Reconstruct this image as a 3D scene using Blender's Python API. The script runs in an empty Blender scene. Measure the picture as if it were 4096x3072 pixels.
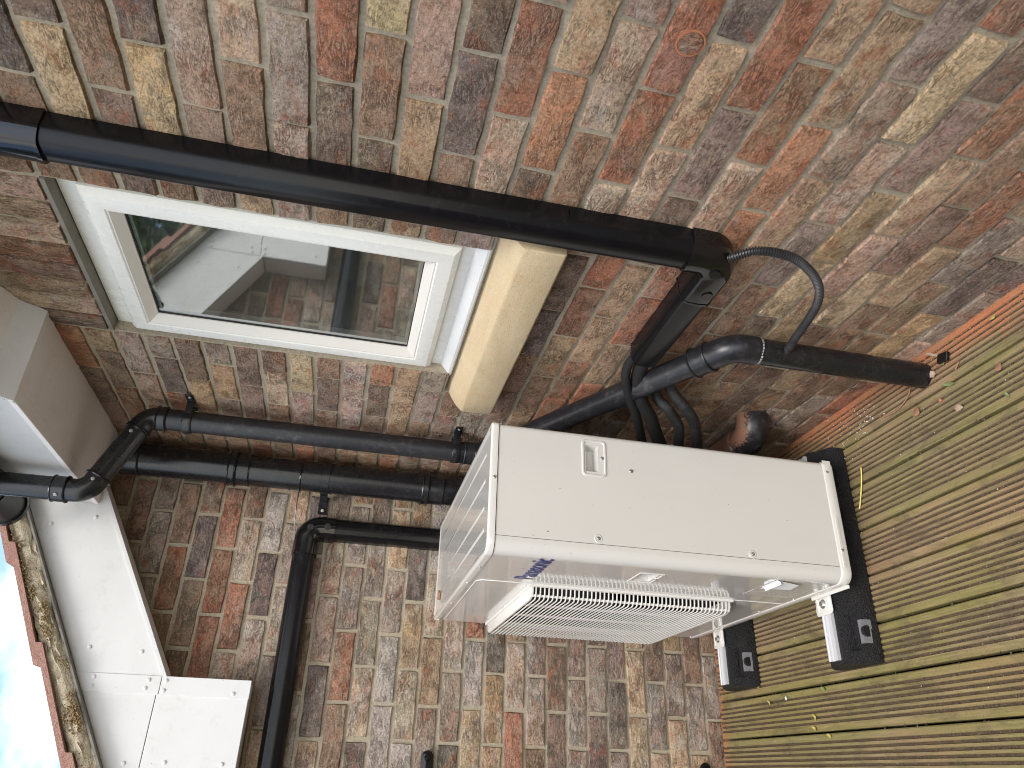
import bpy, bmesh, math, random
from mathutils import Vector, Matrix

R_ = math.radians
random.seed(7)
SC = bpy.context.scene
COL = SC.collection

# ------------------------------------------------------------------ camera
cam = bpy.data.cameras.new('Camera')
cam.sensor_width = 36.0
cam.lens = 26.03
cam.clip_start = 0.02
cam.clip_end = 2000.0
cam_ob = bpy.data.objects.new('Camera', cam)
COL.objects.link(cam_ob)
cam_ob.matrix_world = Matrix((
    (0.02668245, 0.88251267, -0.46953108, -1.01224599),
    (-0.22548184, -0.45228028, -0.86290236, -2.71020796),
    (-0.97388192, 0.12889508, 0.18692264, 1.39735894),
    (0, 0, 0, 1)))
SC.camera = cam_ob

# ------------------------------------------------------------------ light
SUN_EL, SUN_AZ = 55.0, 240.0       # azimuth of the sun measured from +x, counter-clockwise
world = bpy.data.worlds.new('World')
SC.world = world
world.use_nodes = True
wt = world.node_tree
wt.nodes.clear()
w_out = wt.nodes.new('ShaderNodeOutputWorld')
w_bg = wt.nodes.new('ShaderNodeBackground')
w_sky = wt.nodes.new('ShaderNodeTexSky')
w_sky.sky_type = 'NISHITA'
w_sky.sun_disc = False
w_sky.sun_elevation = R_(SUN_EL)
w_sky.sun_rotation = R_(90.0 - SUN_AZ)
w_sky.air_density = 1.0
w_sky.dust_density = 1.5
w_tc = wt.nodes.new('ShaderNodeTexCoord')
w_map = wt.nodes.new('ShaderNodeMapping')
w_map.inputs['Scale'].default_value = (1.0, 1.0, 2.2)
w_map.inputs['Location'].default_value = (0.0, 4.7, 0.0)
w_no = wt.nodes.new('ShaderNodeTexNoise')
w_no.inputs['Scale'].default_value = 2.6
w_no.inputs['Detail'].default_value = 9.0
w_no.inputs['Roughness'].default_value = 0.55
w_rp = wt.nodes.new('ShaderNodeValToRGB')
w_rp.color_ramp.elements[0].position = 0.43
w_rp.color_ramp.elements[1].position = 0.62
w_mx = wt.nodes.new('ShaderNodeMix')
w_mx.data_type = 'RGBA'
w_mx.inputs[7].default_value = (7.2, 6.75, 6.05, 1)
wt.links.new(w_tc.outputs['Generated'], w_map.inputs['Vector'])
wt.links.new(w_map.outputs[0], w_no.inputs['Vector'])
wt.links.new(w_no.outputs['Fac'], w_rp.inputs['Fac'])
wt.links.new(w_rp.outputs['Color'], w_mx.inputs[0])
wt.links.new(w_sky.outputs['Color'], w_mx.inputs[6])
wt.links.new(w_mx.outputs[2], w_bg.inputs['Color'])
w_bg.inputs['Strength'].default_value = 0.15
wt.links.new(w_bg.outputs[0], w_out.inputs['Surface'])

sun = bpy.data.lights.new('Sun', 'SUN')
sun.energy = 1.0
sun.angle = R_(24)
sun.color = (1.0, 0.975, 0.94)
sun_ob = bpy.data.objects.new('Sun', sun)
COL.objects.link(sun_ob)
_d = Vector((math.cos(R_(SUN_AZ)) * math.cos(R_(SUN_EL)), math.sin(R_(SUN_AZ)) * math.cos(R_(SUN_EL)), math.sin(R_(SUN_EL))))
sun_ob.rotation_euler = _d.to_track_quat('Z', 'Y').to_euler()
sun_ob.location = _d * 20

SC.view_settings.view_transform = 'Standard'
SC.view_settings.look = 'None'
SC.view_settings.exposure = 1.3
SC.view_settings.gamma = 1.0
SC.view_settings.use_curve_mapping = False
SC.render.engine = 'CYCLES'
SC.cycles.max_bounces = 8
SC.cycles.filter_width = 1.0

# ------------------------------------------------------------------ material helpers
class NT:
    def __init__(s, name):
        s.m = bpy.data.materials.new(name)
        s.m.use_nodes = True
        s.t = s.m.node_tree
        s.p = s.t.nodes['Principled BSDF']
        s.out = s.t.nodes['Material Output']
    def n(s, typ, **kw):
        nd = s.t.nodes.new('ShaderNode' + typ)
        for k, v in kw.items():
            setattr(nd, k, v)
        return nd
    def l(s, a, b):
        s.t.links.new(a, b)
    def val(s, sock, v):
        if hasattr(v, 'is_output') or hasattr(v, 'links'):
            s.l(v, sock)
        else:
            if isinstance(v, (tuple, list)) and len(v) == 3 and sock.type == 'RGBA':
                v = (*v, 1)
            sock.default_value = v
    def obj(s):
        return s.n('TexCoord').outputs['Object']
    def pos(s):
        return s.n('NewGeometry').outputs['Position']
    def mapping(s, vec, scale=(1, 1, 1), loc=(0, 0, 0), rot=(0, 0, 0)):
        nd = s.n('Mapping')
        nd.inputs['Scale'].default_value = scale
        nd.inputs['Rotation'].default_value = rot
        s.l(vec, nd.inputs['Vector'])
        s.val(nd.inputs['Location'], loc)
        return nd.outputs[0]
    def noise(s, vec, scale, detail=4, rough=.55, dist=0, typ=None):
        nd = s.n('TexNoise')
        if typ:
            nd.noise_type = typ
        s.l(vec, nd.inputs['Vector'])
        nd.inputs['Scale'].default_value = scale
        nd.inputs['Detail'].default_value = detail
        nd.inputs['Roughness'].default_value = rough
        nd.inputs['Distortion'].default_value = dist
        return nd.outputs['Fac']
    def voro(s, vec, scale, feat='F1', out='Distance'):
        nd = s.n('TexVoronoi', feature=feat)
        s.l(vec, nd.inputs['Vector'])
        nd.inputs['Scale'].default_value = scale
        return nd.outputs[out]
    def ramp(s, fac, a, b, ca=(0, 0, 0), cb=(1, 1, 1)):
        nd = s.n('ValToRGB')
        e = nd.color_ramp.elements
        e[0].position, e[1].position = a, b
        e[0].color, e[1].color = (*ca, 1), (*cb, 1)
        s.l(fac, nd.inputs['Fac'])
        return nd.outputs['Color']
    def mix(s, fac, a, b, mode='MIX'):
        nd = s.n('Mix', data_type='RGBA', blend_type=mode)
        s.val(nd.inputs[0], fac)
        s.val(nd.inputs[6], a)
        s.val(nd.inputs[7], b)
        return nd.outputs[2]
    def math(s, op, a, b=0.0, clamp=False):
        nd = s.n('Math', operation=op, use_clamp=clamp)
        s.val(nd.inputs[0], a)
        s.val(nd.inputs[1], b)
        return nd.outputs[0]
    def bump(s, h, strength=.5, dist=.002, normal=None):
        nd = s.n('Bump')
        nd.inputs['Strength'].default_value = strength
        nd.inputs['Distance'].default_value = dist
        s.l(h, nd.inputs['Height'])
        if normal is not None:
            s.l(normal, nd.inputs['Normal'])
        return nd.outputs[0]
    def set(s, **kw):
        names = {'color': 'Base Color', 'rough': 'Roughness', 'metal': 'Metallic', 'spec': 'Specular IOR Level',
                 'normal': 'Normal', 'coat': 'Coat Weight', 'coatr': 'Coat Roughness', 'ior': 'IOR'}
        for k, v in kw.items():
            s.val(s.p.inputs[names[k]], v)
        return s.m

MAT = {}

def brick_material(name='stock_brick', kind='OBJECT'):
    t = NT(name)
    oi = t.n('ObjectInfo')
    off = t.n('CombineXYZ')
    t.l(t.math('MULTIPLY', oi.outputs['Random'], 57.0), off.inputs[0])
    t.l(t.math('MULTIPLY', oi.outputs['Random'], 91.0), off.inputs[1])
    t.l(t.math('MULTIPLY', oi.outputs['Random'], 33.0), off.inputs[2])
    v = t.mapping(t.obj(), loc=off.outputs[0])
    att = lambda nm: t.n('Attribute', attribute_type=kind, attribute_name=nm)
    a, b, p = att('tint'), att('tint_other'), att('pale')
    n_big = t.noise(t.mapping(v, scale=(9, 14, 10)), 1.0, 4, .55, .5)
    n_mid = t.noise(v, 42, 6, .65, .5)
    n_fine = t.noise(v, 150, 6, .82)
    n_grain = t.noise(t.mapping(v, loc=(3, 3, 9)), 210, 5, .8)
    f1 = t.ramp(t.math('ADD', t.math('MULTIPLY', n_big, .7), t.math('MULTIPLY', n_mid, .3)), .42, .58)
    col = t.mix(f1, a.outputs['Color'], b.outputs['Color'])
    # clay showing through where the sanded face has worn
    n_red = t.noise(t.mapping(v, loc=(2, 19, 5), scale=(.7, 1, 1)), 24, 6, .62, .7)
    col = t.mix(t.math('MULTIPLY', t.ramp(n_red, .55, .64), .8), col, t.mix(.6, col, (.44, .13, .055)))
    n_tan = t.noise(t.mapping(v, loc=(22, 1, 15)), 20, 6, .62, .6)
    col = t.mix(t.math('MULTIPLY', t.ramp(n_tan, .52, .66), .7), col, t.mix(.6, col, (.50, .40, .27)))
    n_dark = t.noise(t.mapping(v, loc=(4, 9, 2)), 17, 6, .62, .5)
    col = t.mix(t.math('MULTIPLY', t.ramp(n_dark, .56, .76), .38), col, (.075, .062, .055))
    n_pale = t.noise(t.mapping(v, loc=(14, 3, 7), scale=(.6, .9, 1)), 15, 6, .66, .3)
    thr = t.math('ADD', t.math('SUBTRACT', n_pale, .62), t.math('MULTIPLY', p.outputs['Fac'], .30))
    col = t.mix(t.math('MULTIPLY', t.math('MULTIPLY', thr, 5.0, True), .75), col, (.58, .53, .47))
    # sandy grain and pits
    col = t.mix(t.ramp(n_fine, .36, .56), t.mix(.62, col, (.055, .043, .034)), col)
    col = t.mix(t.math('MULTIPLY', t.ramp(n_grain, .54, .66), .75), col, t.mix(.5, col, (.80, .70, .58)))
    # drag creases of a hand-thrown face, only on part of it
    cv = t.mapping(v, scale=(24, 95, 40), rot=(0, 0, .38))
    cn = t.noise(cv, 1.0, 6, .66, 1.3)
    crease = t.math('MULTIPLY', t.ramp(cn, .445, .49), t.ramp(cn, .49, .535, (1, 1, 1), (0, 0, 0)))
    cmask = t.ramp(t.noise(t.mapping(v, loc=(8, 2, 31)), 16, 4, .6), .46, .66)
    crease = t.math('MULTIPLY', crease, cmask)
    col = t.mix(t.math('MULTIPLY', crease, .55), col, (.055, .042, .033))  # shade inside the creases painted into the colour, on top of the bump
    lump = t.noise(t.mapping(v, scale=(20, 40, 30), rot=(0, 0, .25)), 1.0, 4, .6, .6)
    h = t.math('SUBTRACT', t.math('MULTIPLY', lump, 1.0), t.math('MULTIPLY', crease, .55))
    h = t.math('ADD', h, t.math('MULTIPLY', n_mid, .55))
    nb = t.bump(h, 1.0, .013)
    nb = t.bump(n_fine, 1.0, .005, nb)
    return t.set(color=col, rough=.95, spec=.12, normal=nb)

def mortar_material():
    t = NT('mortar')
    v = t.pos()
    n1 = t.noise(v, 6, 5, .6)
    n2 = t.noise(v, 130, 4, .65)
    n3 = t.noise(v, 600, 2, .6)
    col = t.mix(n1, (.34, .290, .205), (.50, .44, .335))
    col = t.mix(t.ramp(n2, .35, .6), t.mix(.35, col, (.08, .07, .05)), col)
    nb = t.bump(n2, .6, .003)
    nb = t.bump(n3, .5, .001, nb)
    return t.set(color=col, rough=.95, spec=.15, normal=nb)

def plain(name, col, rough=.5, var=.12, scale=8, bump=0, bscale=200, metal=0, spec=.5, coat=0, dust=0, dustcol=(.30, .27, .22)):
    t = NT(name)
    v = t.pos()
    n = t.noise(v, scale, 5, .6)
    dk = tuple(c * (1 - var) for c in col)
    lt = tuple(min(1, c * (1 + var)) for c in col)
    c = t.mix(n, dk, lt)
    r = t.math('ADD', t.math('MULTIPLY', t.noise(v, scale * 3, 5, .6), .16), rough - .08, True)
    if dust:
        d1 = t.noise(v, 55, 6, .7)
        d2 = t.noise(v, 9, 4, .6)
        msk = t.math('MULTIPLY', t.ramp(d1, .50, .72), t.ramp(d2, .35, .65))
        msk = t.math('MULTIPLY', msk, dust)
        c = t.mix(msk, c, dustcol)
        r = t.math('ADD', r, t.math('MULTIPLY', msk, .4), True)
    kw = dict(color=c, rough=r, metal=metal, spec=spec)
    if coat:
        kw['coat'] = coat
        kw['coatr'] = .06
    if bump:
        kw['normal'] = t.bump(t.noise(v, bscale, 3, .6), bump, .002)
    return t.set(**kw)

def painted_metal():
    t = NT('cream_painted_steel')
    v = t.pos()
    n = t.noise(v, 3, 4, .5)
    col = t.mix(n, (.60, .588, .548), (.64, .628, .588))
    sp = t.ramp(t.noise(t.mapping(v, scale=(1, 1, .7)), 95, 2, .5), .735, .75)
    sp2 = t.ramp(t.noise(v, 7, 3, .6), .45, .6)
    col = t.mix(t.math('MULTIPLY', t.math('MULTIPLY', sp, sp2), .75), col, (.10, .09, .07))
    sm = t.ramp(t.noise(t.mapping(v, scale=(1, 1, .25)), 11, 6, .7), .56, .78)
    col = t.mix(t.math('MULTIPLY', sm, .12), col, (.42, .40, .34))
    nb = t.bump(t.noise(v, 3.5, 2, .5), .10, .004)
    return t.set(color=col, rough=.16, spec=.5, normal=nb, coat=.8, coatr=.045)

def upvc():
    t = NT('white_upvc')
    v = t.pos()
    n = t.noise(v, 4, 6, .65)
    col = t.mix(t.ramp(n, .3, .75), (.61, .62, .605), (.68, .685, .675))
    d = t.ramp(t.noise(v, 22, 7, .72, .6), .55, .80)
    col = t.mix(t.math('MULTIPLY', d, .28), col, (.34, .31, .25))
    sp = t.ramp(t.noise(v, 130, 2, .5), .755, .77)
    col = t.mix(t.math('MULTIPLY', sp, .7), col, (.12, .11, .09))
    return t.set(color=col, rough=.34, spec=.4, normal=t.bump(t.noise(v, 5, 2, .5), .15, .004))

def soffit_upvc():
    t = NT('weathered_soffit_upvc')
    v = t.pos()
    n = t.noise(v, 5, 6, .7, .5)
    col = t.mix(t.ramp(n, .3, .7), (.78, .74, .71), (.86, .84, .82))
    d = t.ramp(t.noise(v, 40, 7, .75, .8), .55, .75)
    col = t.mix(t.math('MULTIPLY', d, .25), col, (.30, .27, .23))
    return t.set(color=col, rough=.45, spec=.35)

def sandstone():
    t = NT('yellow_sandstone')
    v = t.pos()
    n1 = t.noise(t.mapping(v, scale=(1, .35, 1)), 9, 6, .6, .4)
    n2 = t.noise(v, 420, 3, .6)
    n3 = t.noise(v, 28, 5, .6)
    col = t.mix(t.ramp(n1, .35, .68), (.55, .43, .26), (.66, .56, .37))
    col = t.mix(t.math('MULTIPLY', t.ramp(n3, .55, .75), .4), col, (.58, .33, .20))
    col = t.mix(t.ramp(n2, .36, .55), t.mix(.3, col, (.2, .14, .07)), col)
    pit = t.ramp(t.noise(v, 120, 5, .75), .58, .68)
    col = t.mix(t.math('MULTIPLY', pit, .16), col, (.30, .23, .13))
    col = t.mix(t.math('MULTIPLY', t.ramp(t.noise(t.mapping(v, scale=(2, 1, .5)), 12, 6, .7), .58, .78), .22), col, (.34, .28, .19))
    nb = t.bump(t.math('SUBTRACT', n2, t.math('MULTIPLY', pit, .4)), .6, .0025)
    return t.set(color=col, rough=.9, spec=.2, normal=t.bump(n3, .25, .003, nb))

def deck_material():
    t = NT('weathered_deck_softwood')
    oi = t.n('ObjectInfo')
    off = t.n('CombineXYZ')
    t.l(t.math('MULTIPLY', oi.outputs['Random'], 37.0), off.inputs[0])
    t.l(t.math('MULTIPLY', oi.outputs['Random'], 71.0), off.inputs[1])
    v = t.mapping(t.obj(), loc=off.outputs[0])
    w = t.pos()
    grain = t.noise(t.mapping(v, scale=(190, 6, 60)), 1.0, 5, .65, .7)
    blot = t.noise(t.mapping(v, scale=(14, 5, 10)), 1.0, 6, .68, .7)
    col = t.mix(t.ramp(grain, .28, .72), (.115, .085, .048), (.34, .265, .150))
    tone = t.noise(t.mapping(v, scale=(5, 2.4, 5)), 1.0, 3, .55)
    col = t.mix(t.ramp(tone, .35, .65), col, t.mix(.6, col, (.30, .185, .095)))
    # algae: patchy green film
    alg = t.noise(t.mapping(w, scale=(1, .7, 1), loc=(3.1, .4, 0)), 3.6, 6, .66, .5)
    sx = t.n('SeparateXYZ')
    t.l(w, sx.inputs[0])
    push = t.math('MULTIPLY', t.math('ADD', sx.outputs[0], .55), -.17)
    so = t.n('SeparateXYZ')
    t.l(t.obj(), so.inputs[0])
    edge = t.ramp(t.math('ABSOLUTE', so.outputs[0]), .036, .058)
    alg = t.math('ADD', alg, t.math('MULTIPLY', edge, .09))
    alg = t.math('ADD', alg, t.math('MULTIPLY', t.math('SUBTRACT', oi.outputs['Random'], .5), .12))
    algm = t.ramp(t.math('ADD', alg, push), .40, .64)
    col = t.mix(t.math('MULTIPLY', algm, .66), col, t.mix(grain, (.075, .082, .016), (.27, .255, .062)))
    col = t.mix(t.math('MULTIPLY', oi.outputs['Random'], .45), col, t.mix(.5, col, (.20, .165, .12)))
    # grey dirt blotches
    col = t.mix(t.math('MULTIPLY', t.ramp(blot, .50, .70), .70), col, (.060, .050, .036))
    # brick dust drifted against the walls
    dn = t.noise(w, 14, 7, .7, .6)
    dn2 = t.noise(w, 120, 4, .7)
    dj = t.math('ADD', t.math('MULTIPLY', t.math('SUBTRACT', dn, .5), .16), t.math('MULTIPLY', t.math('SUBTRACT', dn2, .5), .06))
    mR = t.ramp(t.math('ADD', t.math('MULTIPLY', sx.outputs[0], -1.0), dj), .030, .092, (1, 1, 1), (0, 0, 0))
    mB = t.ramp(t.math('ADD', t.math('MULTIPLY', sx.outputs[1], -1.0), dj), .024, .070, (1, 1, 1), (0, 0, 0))
    m = t.math('MAXIMUM', mR, t.math('MULTIPLY', mB, .75))
    m = t.math('MULTIPLY', m, t.ramp(t.noise(t.mapping(w, loc=(.3, .15, 0)), 3.2, 4, .6), .34, .60))
    col = t.mix(t.math('MULTIPLY', m, .85), col, t.mix(dn2, (.33, .105, .045), (.52, .215, .115)))
    speck = t.ramp(t.noise(w, 240, 3, .6), .60, .68)
    col = t.mix(t.math('MULTIPLY', speck, .55), col, (.04, .032, .022))
    nb = t.bump(grain, .45, .0016)
    nb = t.bump(blot, .3, .003, nb)
    return t.set(color=col, rough=t.math('ADD', t.math('MULTIPLY', blot, .2), .68), spec=.25, normal=nb)

def dirt_material():
    t = NT('groove_dirt')
    v = t.pos()
    n = t.noise(v, 210, 5, .7)
    n2 = t.noise(v, 18, 5, .6)
    col = t.mix(t.ramp(n, .35, .65), (.035, .026, .018), (.125, .092, .06))
    col = t.mix(t.ramp(n2, .45, .65), col, t.mix(.35, col, (.16, .10, .06)))
    col = t.mix(t.ramp(t.noise(v, 300, 2, .5), .68, .74), col, (.42, .38, .30))
    return t.set(color=col, rough=.95, spec=.1, normal=t.bump(n, .9, .004))

def rubber():
    t = NT('recycled_rubber_granulate')
    v = t.pos()
    c = t.voro(v, 260)
    n = t.noise(v, 420, 3, .6)
    col = t.mix(t.ramp(n, .64, .78), (.010, .010, .011), (.10, .10, .105))
    return t.set(color=col, rough=.62, spec=.42, normal=t.bump(t.math('ADD', c, t.math('MULTIPLY', n, .6)), 1.0, .005))

def tile_mat(name, c1, c2, lich=.5, lcol=(.40, .34, .20)):
    t = NT(name)
    v = t.pos()
    n1 = t.noise(v, 14, 6, .65)
    n2 = t.noise(v, 60, 6, .7, .5)
    n3 = t.noise(v, 260, 3, .6)
    col = t.mix(n1, c1, c2)
    col = t.mix(t.math('MULTIPLY', t.ramp(n2, .48, .62), lich), col, lcol)
    col = t.mix(t.ramp(t.noise(v, 90, 4, .6), .68, .73), col, (.08, .068, .05))
    col = t.mix(t.ramp(n3, .35, .55), t.mix(.4, col, (.05, .04, .03)), col)
    return t.set(color=col, rough=.93, spec=.15, normal=t.bump(t.math('ADD', n2, t.math('MULTIPLY', n3, .5)), .9, .006))

def glass_mat():
    t = NT('clear_window_glass')
    fr = t.n('Fresnel')
    fr.inputs['IOR'].default_value = 5.4
    gl = t.n('BsdfGlossy')
    gl.inputs['Roughness'].default_value = .035
    gl.inputs['Color'].default_value = (.97, 1, .99, 1)
    tr = t.n('BsdfTransparent')
    tr.inputs['Color'].default_value = (.90, .92, .91, 1)
    mx = t.n('MixShader')
    ge = t.n('NewGeometry')
    t.l(t.math('MULTIPLY', fr.outputs[0], t.math('SUBTRACT', 1.0, ge.outputs['Backfacing'])), mx.inputs[0])
    t.l(tr.outputs[0], mx.inputs[1])
    t.l(gl.outputs[0], mx.inputs[2])
    t.l(mx.outputs[0], t.out.inputs['Surface'])
    return t.m

def obscure_glass():
    t = NT('obscured_inner_glass')
    v = t.pos()
    n = t.noise(t.mapping(v, scale=(1, 1, .45)), 300, 3, .6, .4)
    big = t.noise(v, 3, 2, .5)
    col = t.mix(t.ramp(big, .35, .7), (.085, .088, .082), (.13, .135, .125))
    dots = t.ramp(t.noise(v, 340, 1, .5), .70, .76)
    col = t.mix(t.math('MULTIPLY', dots, .5), col, (.5, .52, .5))
    return t.set(color=col, rough=.22, spec=.5, normal=t.bump(n, .55, .003))

def sticker_mat():
    t = NT('printed_rating_label')
    v = t.pos()
    sx = t.n('SeparateXYZ')
    t.l(v, sx.inputs[0])
    line = t.math('SINE', t.math('MULTIPLY', sx.outputs[2], 1400.0))
    blk = t.noise(t.mapping(v, scale=(1, 40, 14)), 1.0, 2, .5)
    word = t.noise(t.mapping(v, scale=(1, 420, 200)), 1.0, 1, .5)
    m = t.math('MULTIPLY', t.ramp(line, .45, .6), t.ramp(word, .42, .5))
    m = t.math('MULTIPLY', m, t.ramp(blk, .40, .45))
    col = t.mix(t.math('MULTIPLY', m, .85), (.60, .585, .54), (.13, .11, .09))
    return t.set(color=col, rough=.25)

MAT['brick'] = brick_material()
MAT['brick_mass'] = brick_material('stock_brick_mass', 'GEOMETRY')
MAT['mortar'] = mortar_material()
MAT['pipe'] = plain('black_pvc_pipe', (.010, .0105, .012), .27, .25, 9, 0, 200, 0, .5, 0, .16, (.13, .12, .11))
MAT['pipe_dusty'] = plain('dusty_black_pvc_pipe', (.014, .0145, .017), .40, .25, 9, 0, 200, 0, .5, 0, .45, (.15, .145, .14))
def dust_top(name, base, rough, lo=1.12):
    t = NT(name)
    v = t.pos()
    ge = t.n('NewGeometry')
    sx = t.n('SeparateXYZ'); t.l(ge.outputs['Normal'], sx.inputs[0])
    up = t.math('ADD', sx.outputs[2], t.math('MULTIPLY', t.math('SUBTRACT', t.noise(v, 170, 6, .75), .5), 1.9))
    up = t.math('ADD', up, t.math('MULTIPLY', t.math('SUBTRACT', t.noise(v, 12, 3, .6), .5), 1.4))
    m = t.ramp(up, lo, lo + .16)
    g_ = t.ramp(t.noise(v, 40, 6, .7), .52, .75)
    c = t.mix(t.math('MULTIPLY', g_, .35), base, (.16, .16, .17))
    c = t.mix(t.math('MULTIPLY', m, .7), c, (.36, .18, .11))
    return t.set(color=c, rough=t.math('ADD', t.math('MULTIPLY', m, .5), rough), spec=.45)
MAT['pipe_brickdust'] = dust_top('brick_dusted_black_pvc', (.013, .0135, .016), .34)
MAT['stub_dust'] = dust_top('brick_smeared_black_pvc', (.016, .016, .018), .34, .62)
MAT['trunk'] = plain('satin_black_trunking', (.005, .005, .006), .22, .2, 7, .05, 400, 0, .28, 0, .08, (.10, .09, .08))
MAT['gloss_black'] = plain('gloss_black_plastic', (.005, .005, .006), .10, .2, 7, 0, 100, 0, .5, 0, .06, (.12, .11, .1))
MAT['foam'] = plain('black_insulation_foam', (.014, .014, .014), .80, .25, 20, .3, 500, 0, .25)
MAT['hose'] = plain('black_corrugated_plastic', (.022, .022, .024), .42, .2, 12, 0, 100, 0, .45, 0, .25, (.16, .15, .13))
MAT['braid'] = plain('black_braided_sleeve', (.016, .016, .017), .55, .4, 300, .9, 600, 0, .5, 0, .5, (.14, .14, .14))
MAT['paint'] = painted_metal()
MAT['upvc'] = upvc()
MAT['frame'] = plain('white_window_upvc', (.80, .80, .735), .28, .04, 6, 0, 100, 0, .45, 0, .15, (.40, .38, .30))
MAT['bead'] = plain('ivory_glazing_bead', (.70, .67, .60), .35, .05, 6)
MAT['soffit'] = soffit_upvc()
MAT['stone'] = sandstone()
MAT['deck'] = deck_material()
MAT['dirt'] = dirt_material()
MAT['rubber'] = rubber()
MAT['rubber_insert'] = plain('grey_rubber_insert', (.16, .16, .17), .7, .5, 400, .9, 500)
MAT['alu'] = plain('brushed_aluminium', (.58, .59, .61), .42, .06, 30, .1, 300, .25)
MAT['zinc'] = plain('zinc_plated_steel', (.62, .63, .62), .30, .15, 120, 0, 300, 1.0)
MAT['dark'] = plain('dark_cavity', (.010, .010, .010), .8, .2, 10)
MAT['fan'] = plain('grey_fan_plastic', (.03, .03, .03), .5, .1, 10)
MAT['grille'] = plain('cream_grille_plastic', (.66, .65, .61), .32, .04, 9, 0, 100, 0, .5)
MAT['blue'] = plain('blue_logo_ink', (.010, .020, .16), .3, .1, 20)
MAT['sticker'] = sticker_mat()
MAT['paper'] = plain('white_paper', (.80, .81, .82), .5, .03, 30)
MAT['steel_lintel'] = plain('grey_lintel_steel', (.20, .185, .15), .7, .3, 25, .4, 150)
MAT['rubber_seal'] = plain('black_seal', (.012, .012, .012), .6, .2, 20)
MAT['glass'] = glass_mat()
MAT['obscure'] = obscure_glass()
MAT['spacer'] = plain('silver_glazing_spacer', (.62, .66, .64), .35, .15, 300, 0, 100, .6)
MAT['verge'] = tile_mat('lichened_verge_mortar', (.50, .42, .29), (.60, .53, .40), .30, (.62, .57, .38))
MAT['tile'] = tile_mat('red_clay_tile', (.38, .19, .15), (.46, .28, .23), .45, (.42, .32, .25))
MAT['moss'] = plain('golden_moss', (.24, .165, .075), .95, .6, 120, .8, 300)
MAT['undercloak'] = plain('grey_undercloak_board', (.22, .21, .18), .85, .4, 40, .5, 200)
MAT['soil'] = plain('dark_soil', (.035, .03, .022), .95, .5, 12, .6, 60)
MAT['terracotta'] = plain('brick_dust_terracotta', (.42, .16, .075), .95, .35, 60, .8, 300)
MAT['leaf_green'] = plain('green_leaf', (.17, .21, .08), .5, .3, 60)
MAT['leaf_yellow'] = plain('yellow_leaf', (.38, .34, .09), .5, .3, 60)
MAT['leaf_brown'] = plain('brown_leaf', (.28, .15, .09), .7, .3, 60)
MAT['twig'] = plain('dry_twig', (.30, .15, .08), .8, .3, 60)
MAT['straw'] = plain('straw_stem', (.66, .56, .16), .6, .15, 60)
MAT['pebble'] = plain('pale_pebble', (.36, .26, .19), .9, .3, 90, .5, 300)
MAT['chalk'] = plain('white_grit', (.62, .58, .50), .9, .2, 90)
MAT['sealant'] = plain('grey_sealant', (.30, .30, .30), .6, .5, 60)
MAT['fence'] = plain('brown_stained_timber', (.16, .095, .055), .8, .35, 14, .3, 80)
MAT['foliage'] = plain('dark_tree_foliage', (.045, .075, .022), .6, .5, 5)
MAT['bark'] = plain('tree_bark', (.09, .065, .045), .9, .4, 20, .7, 60)

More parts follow.
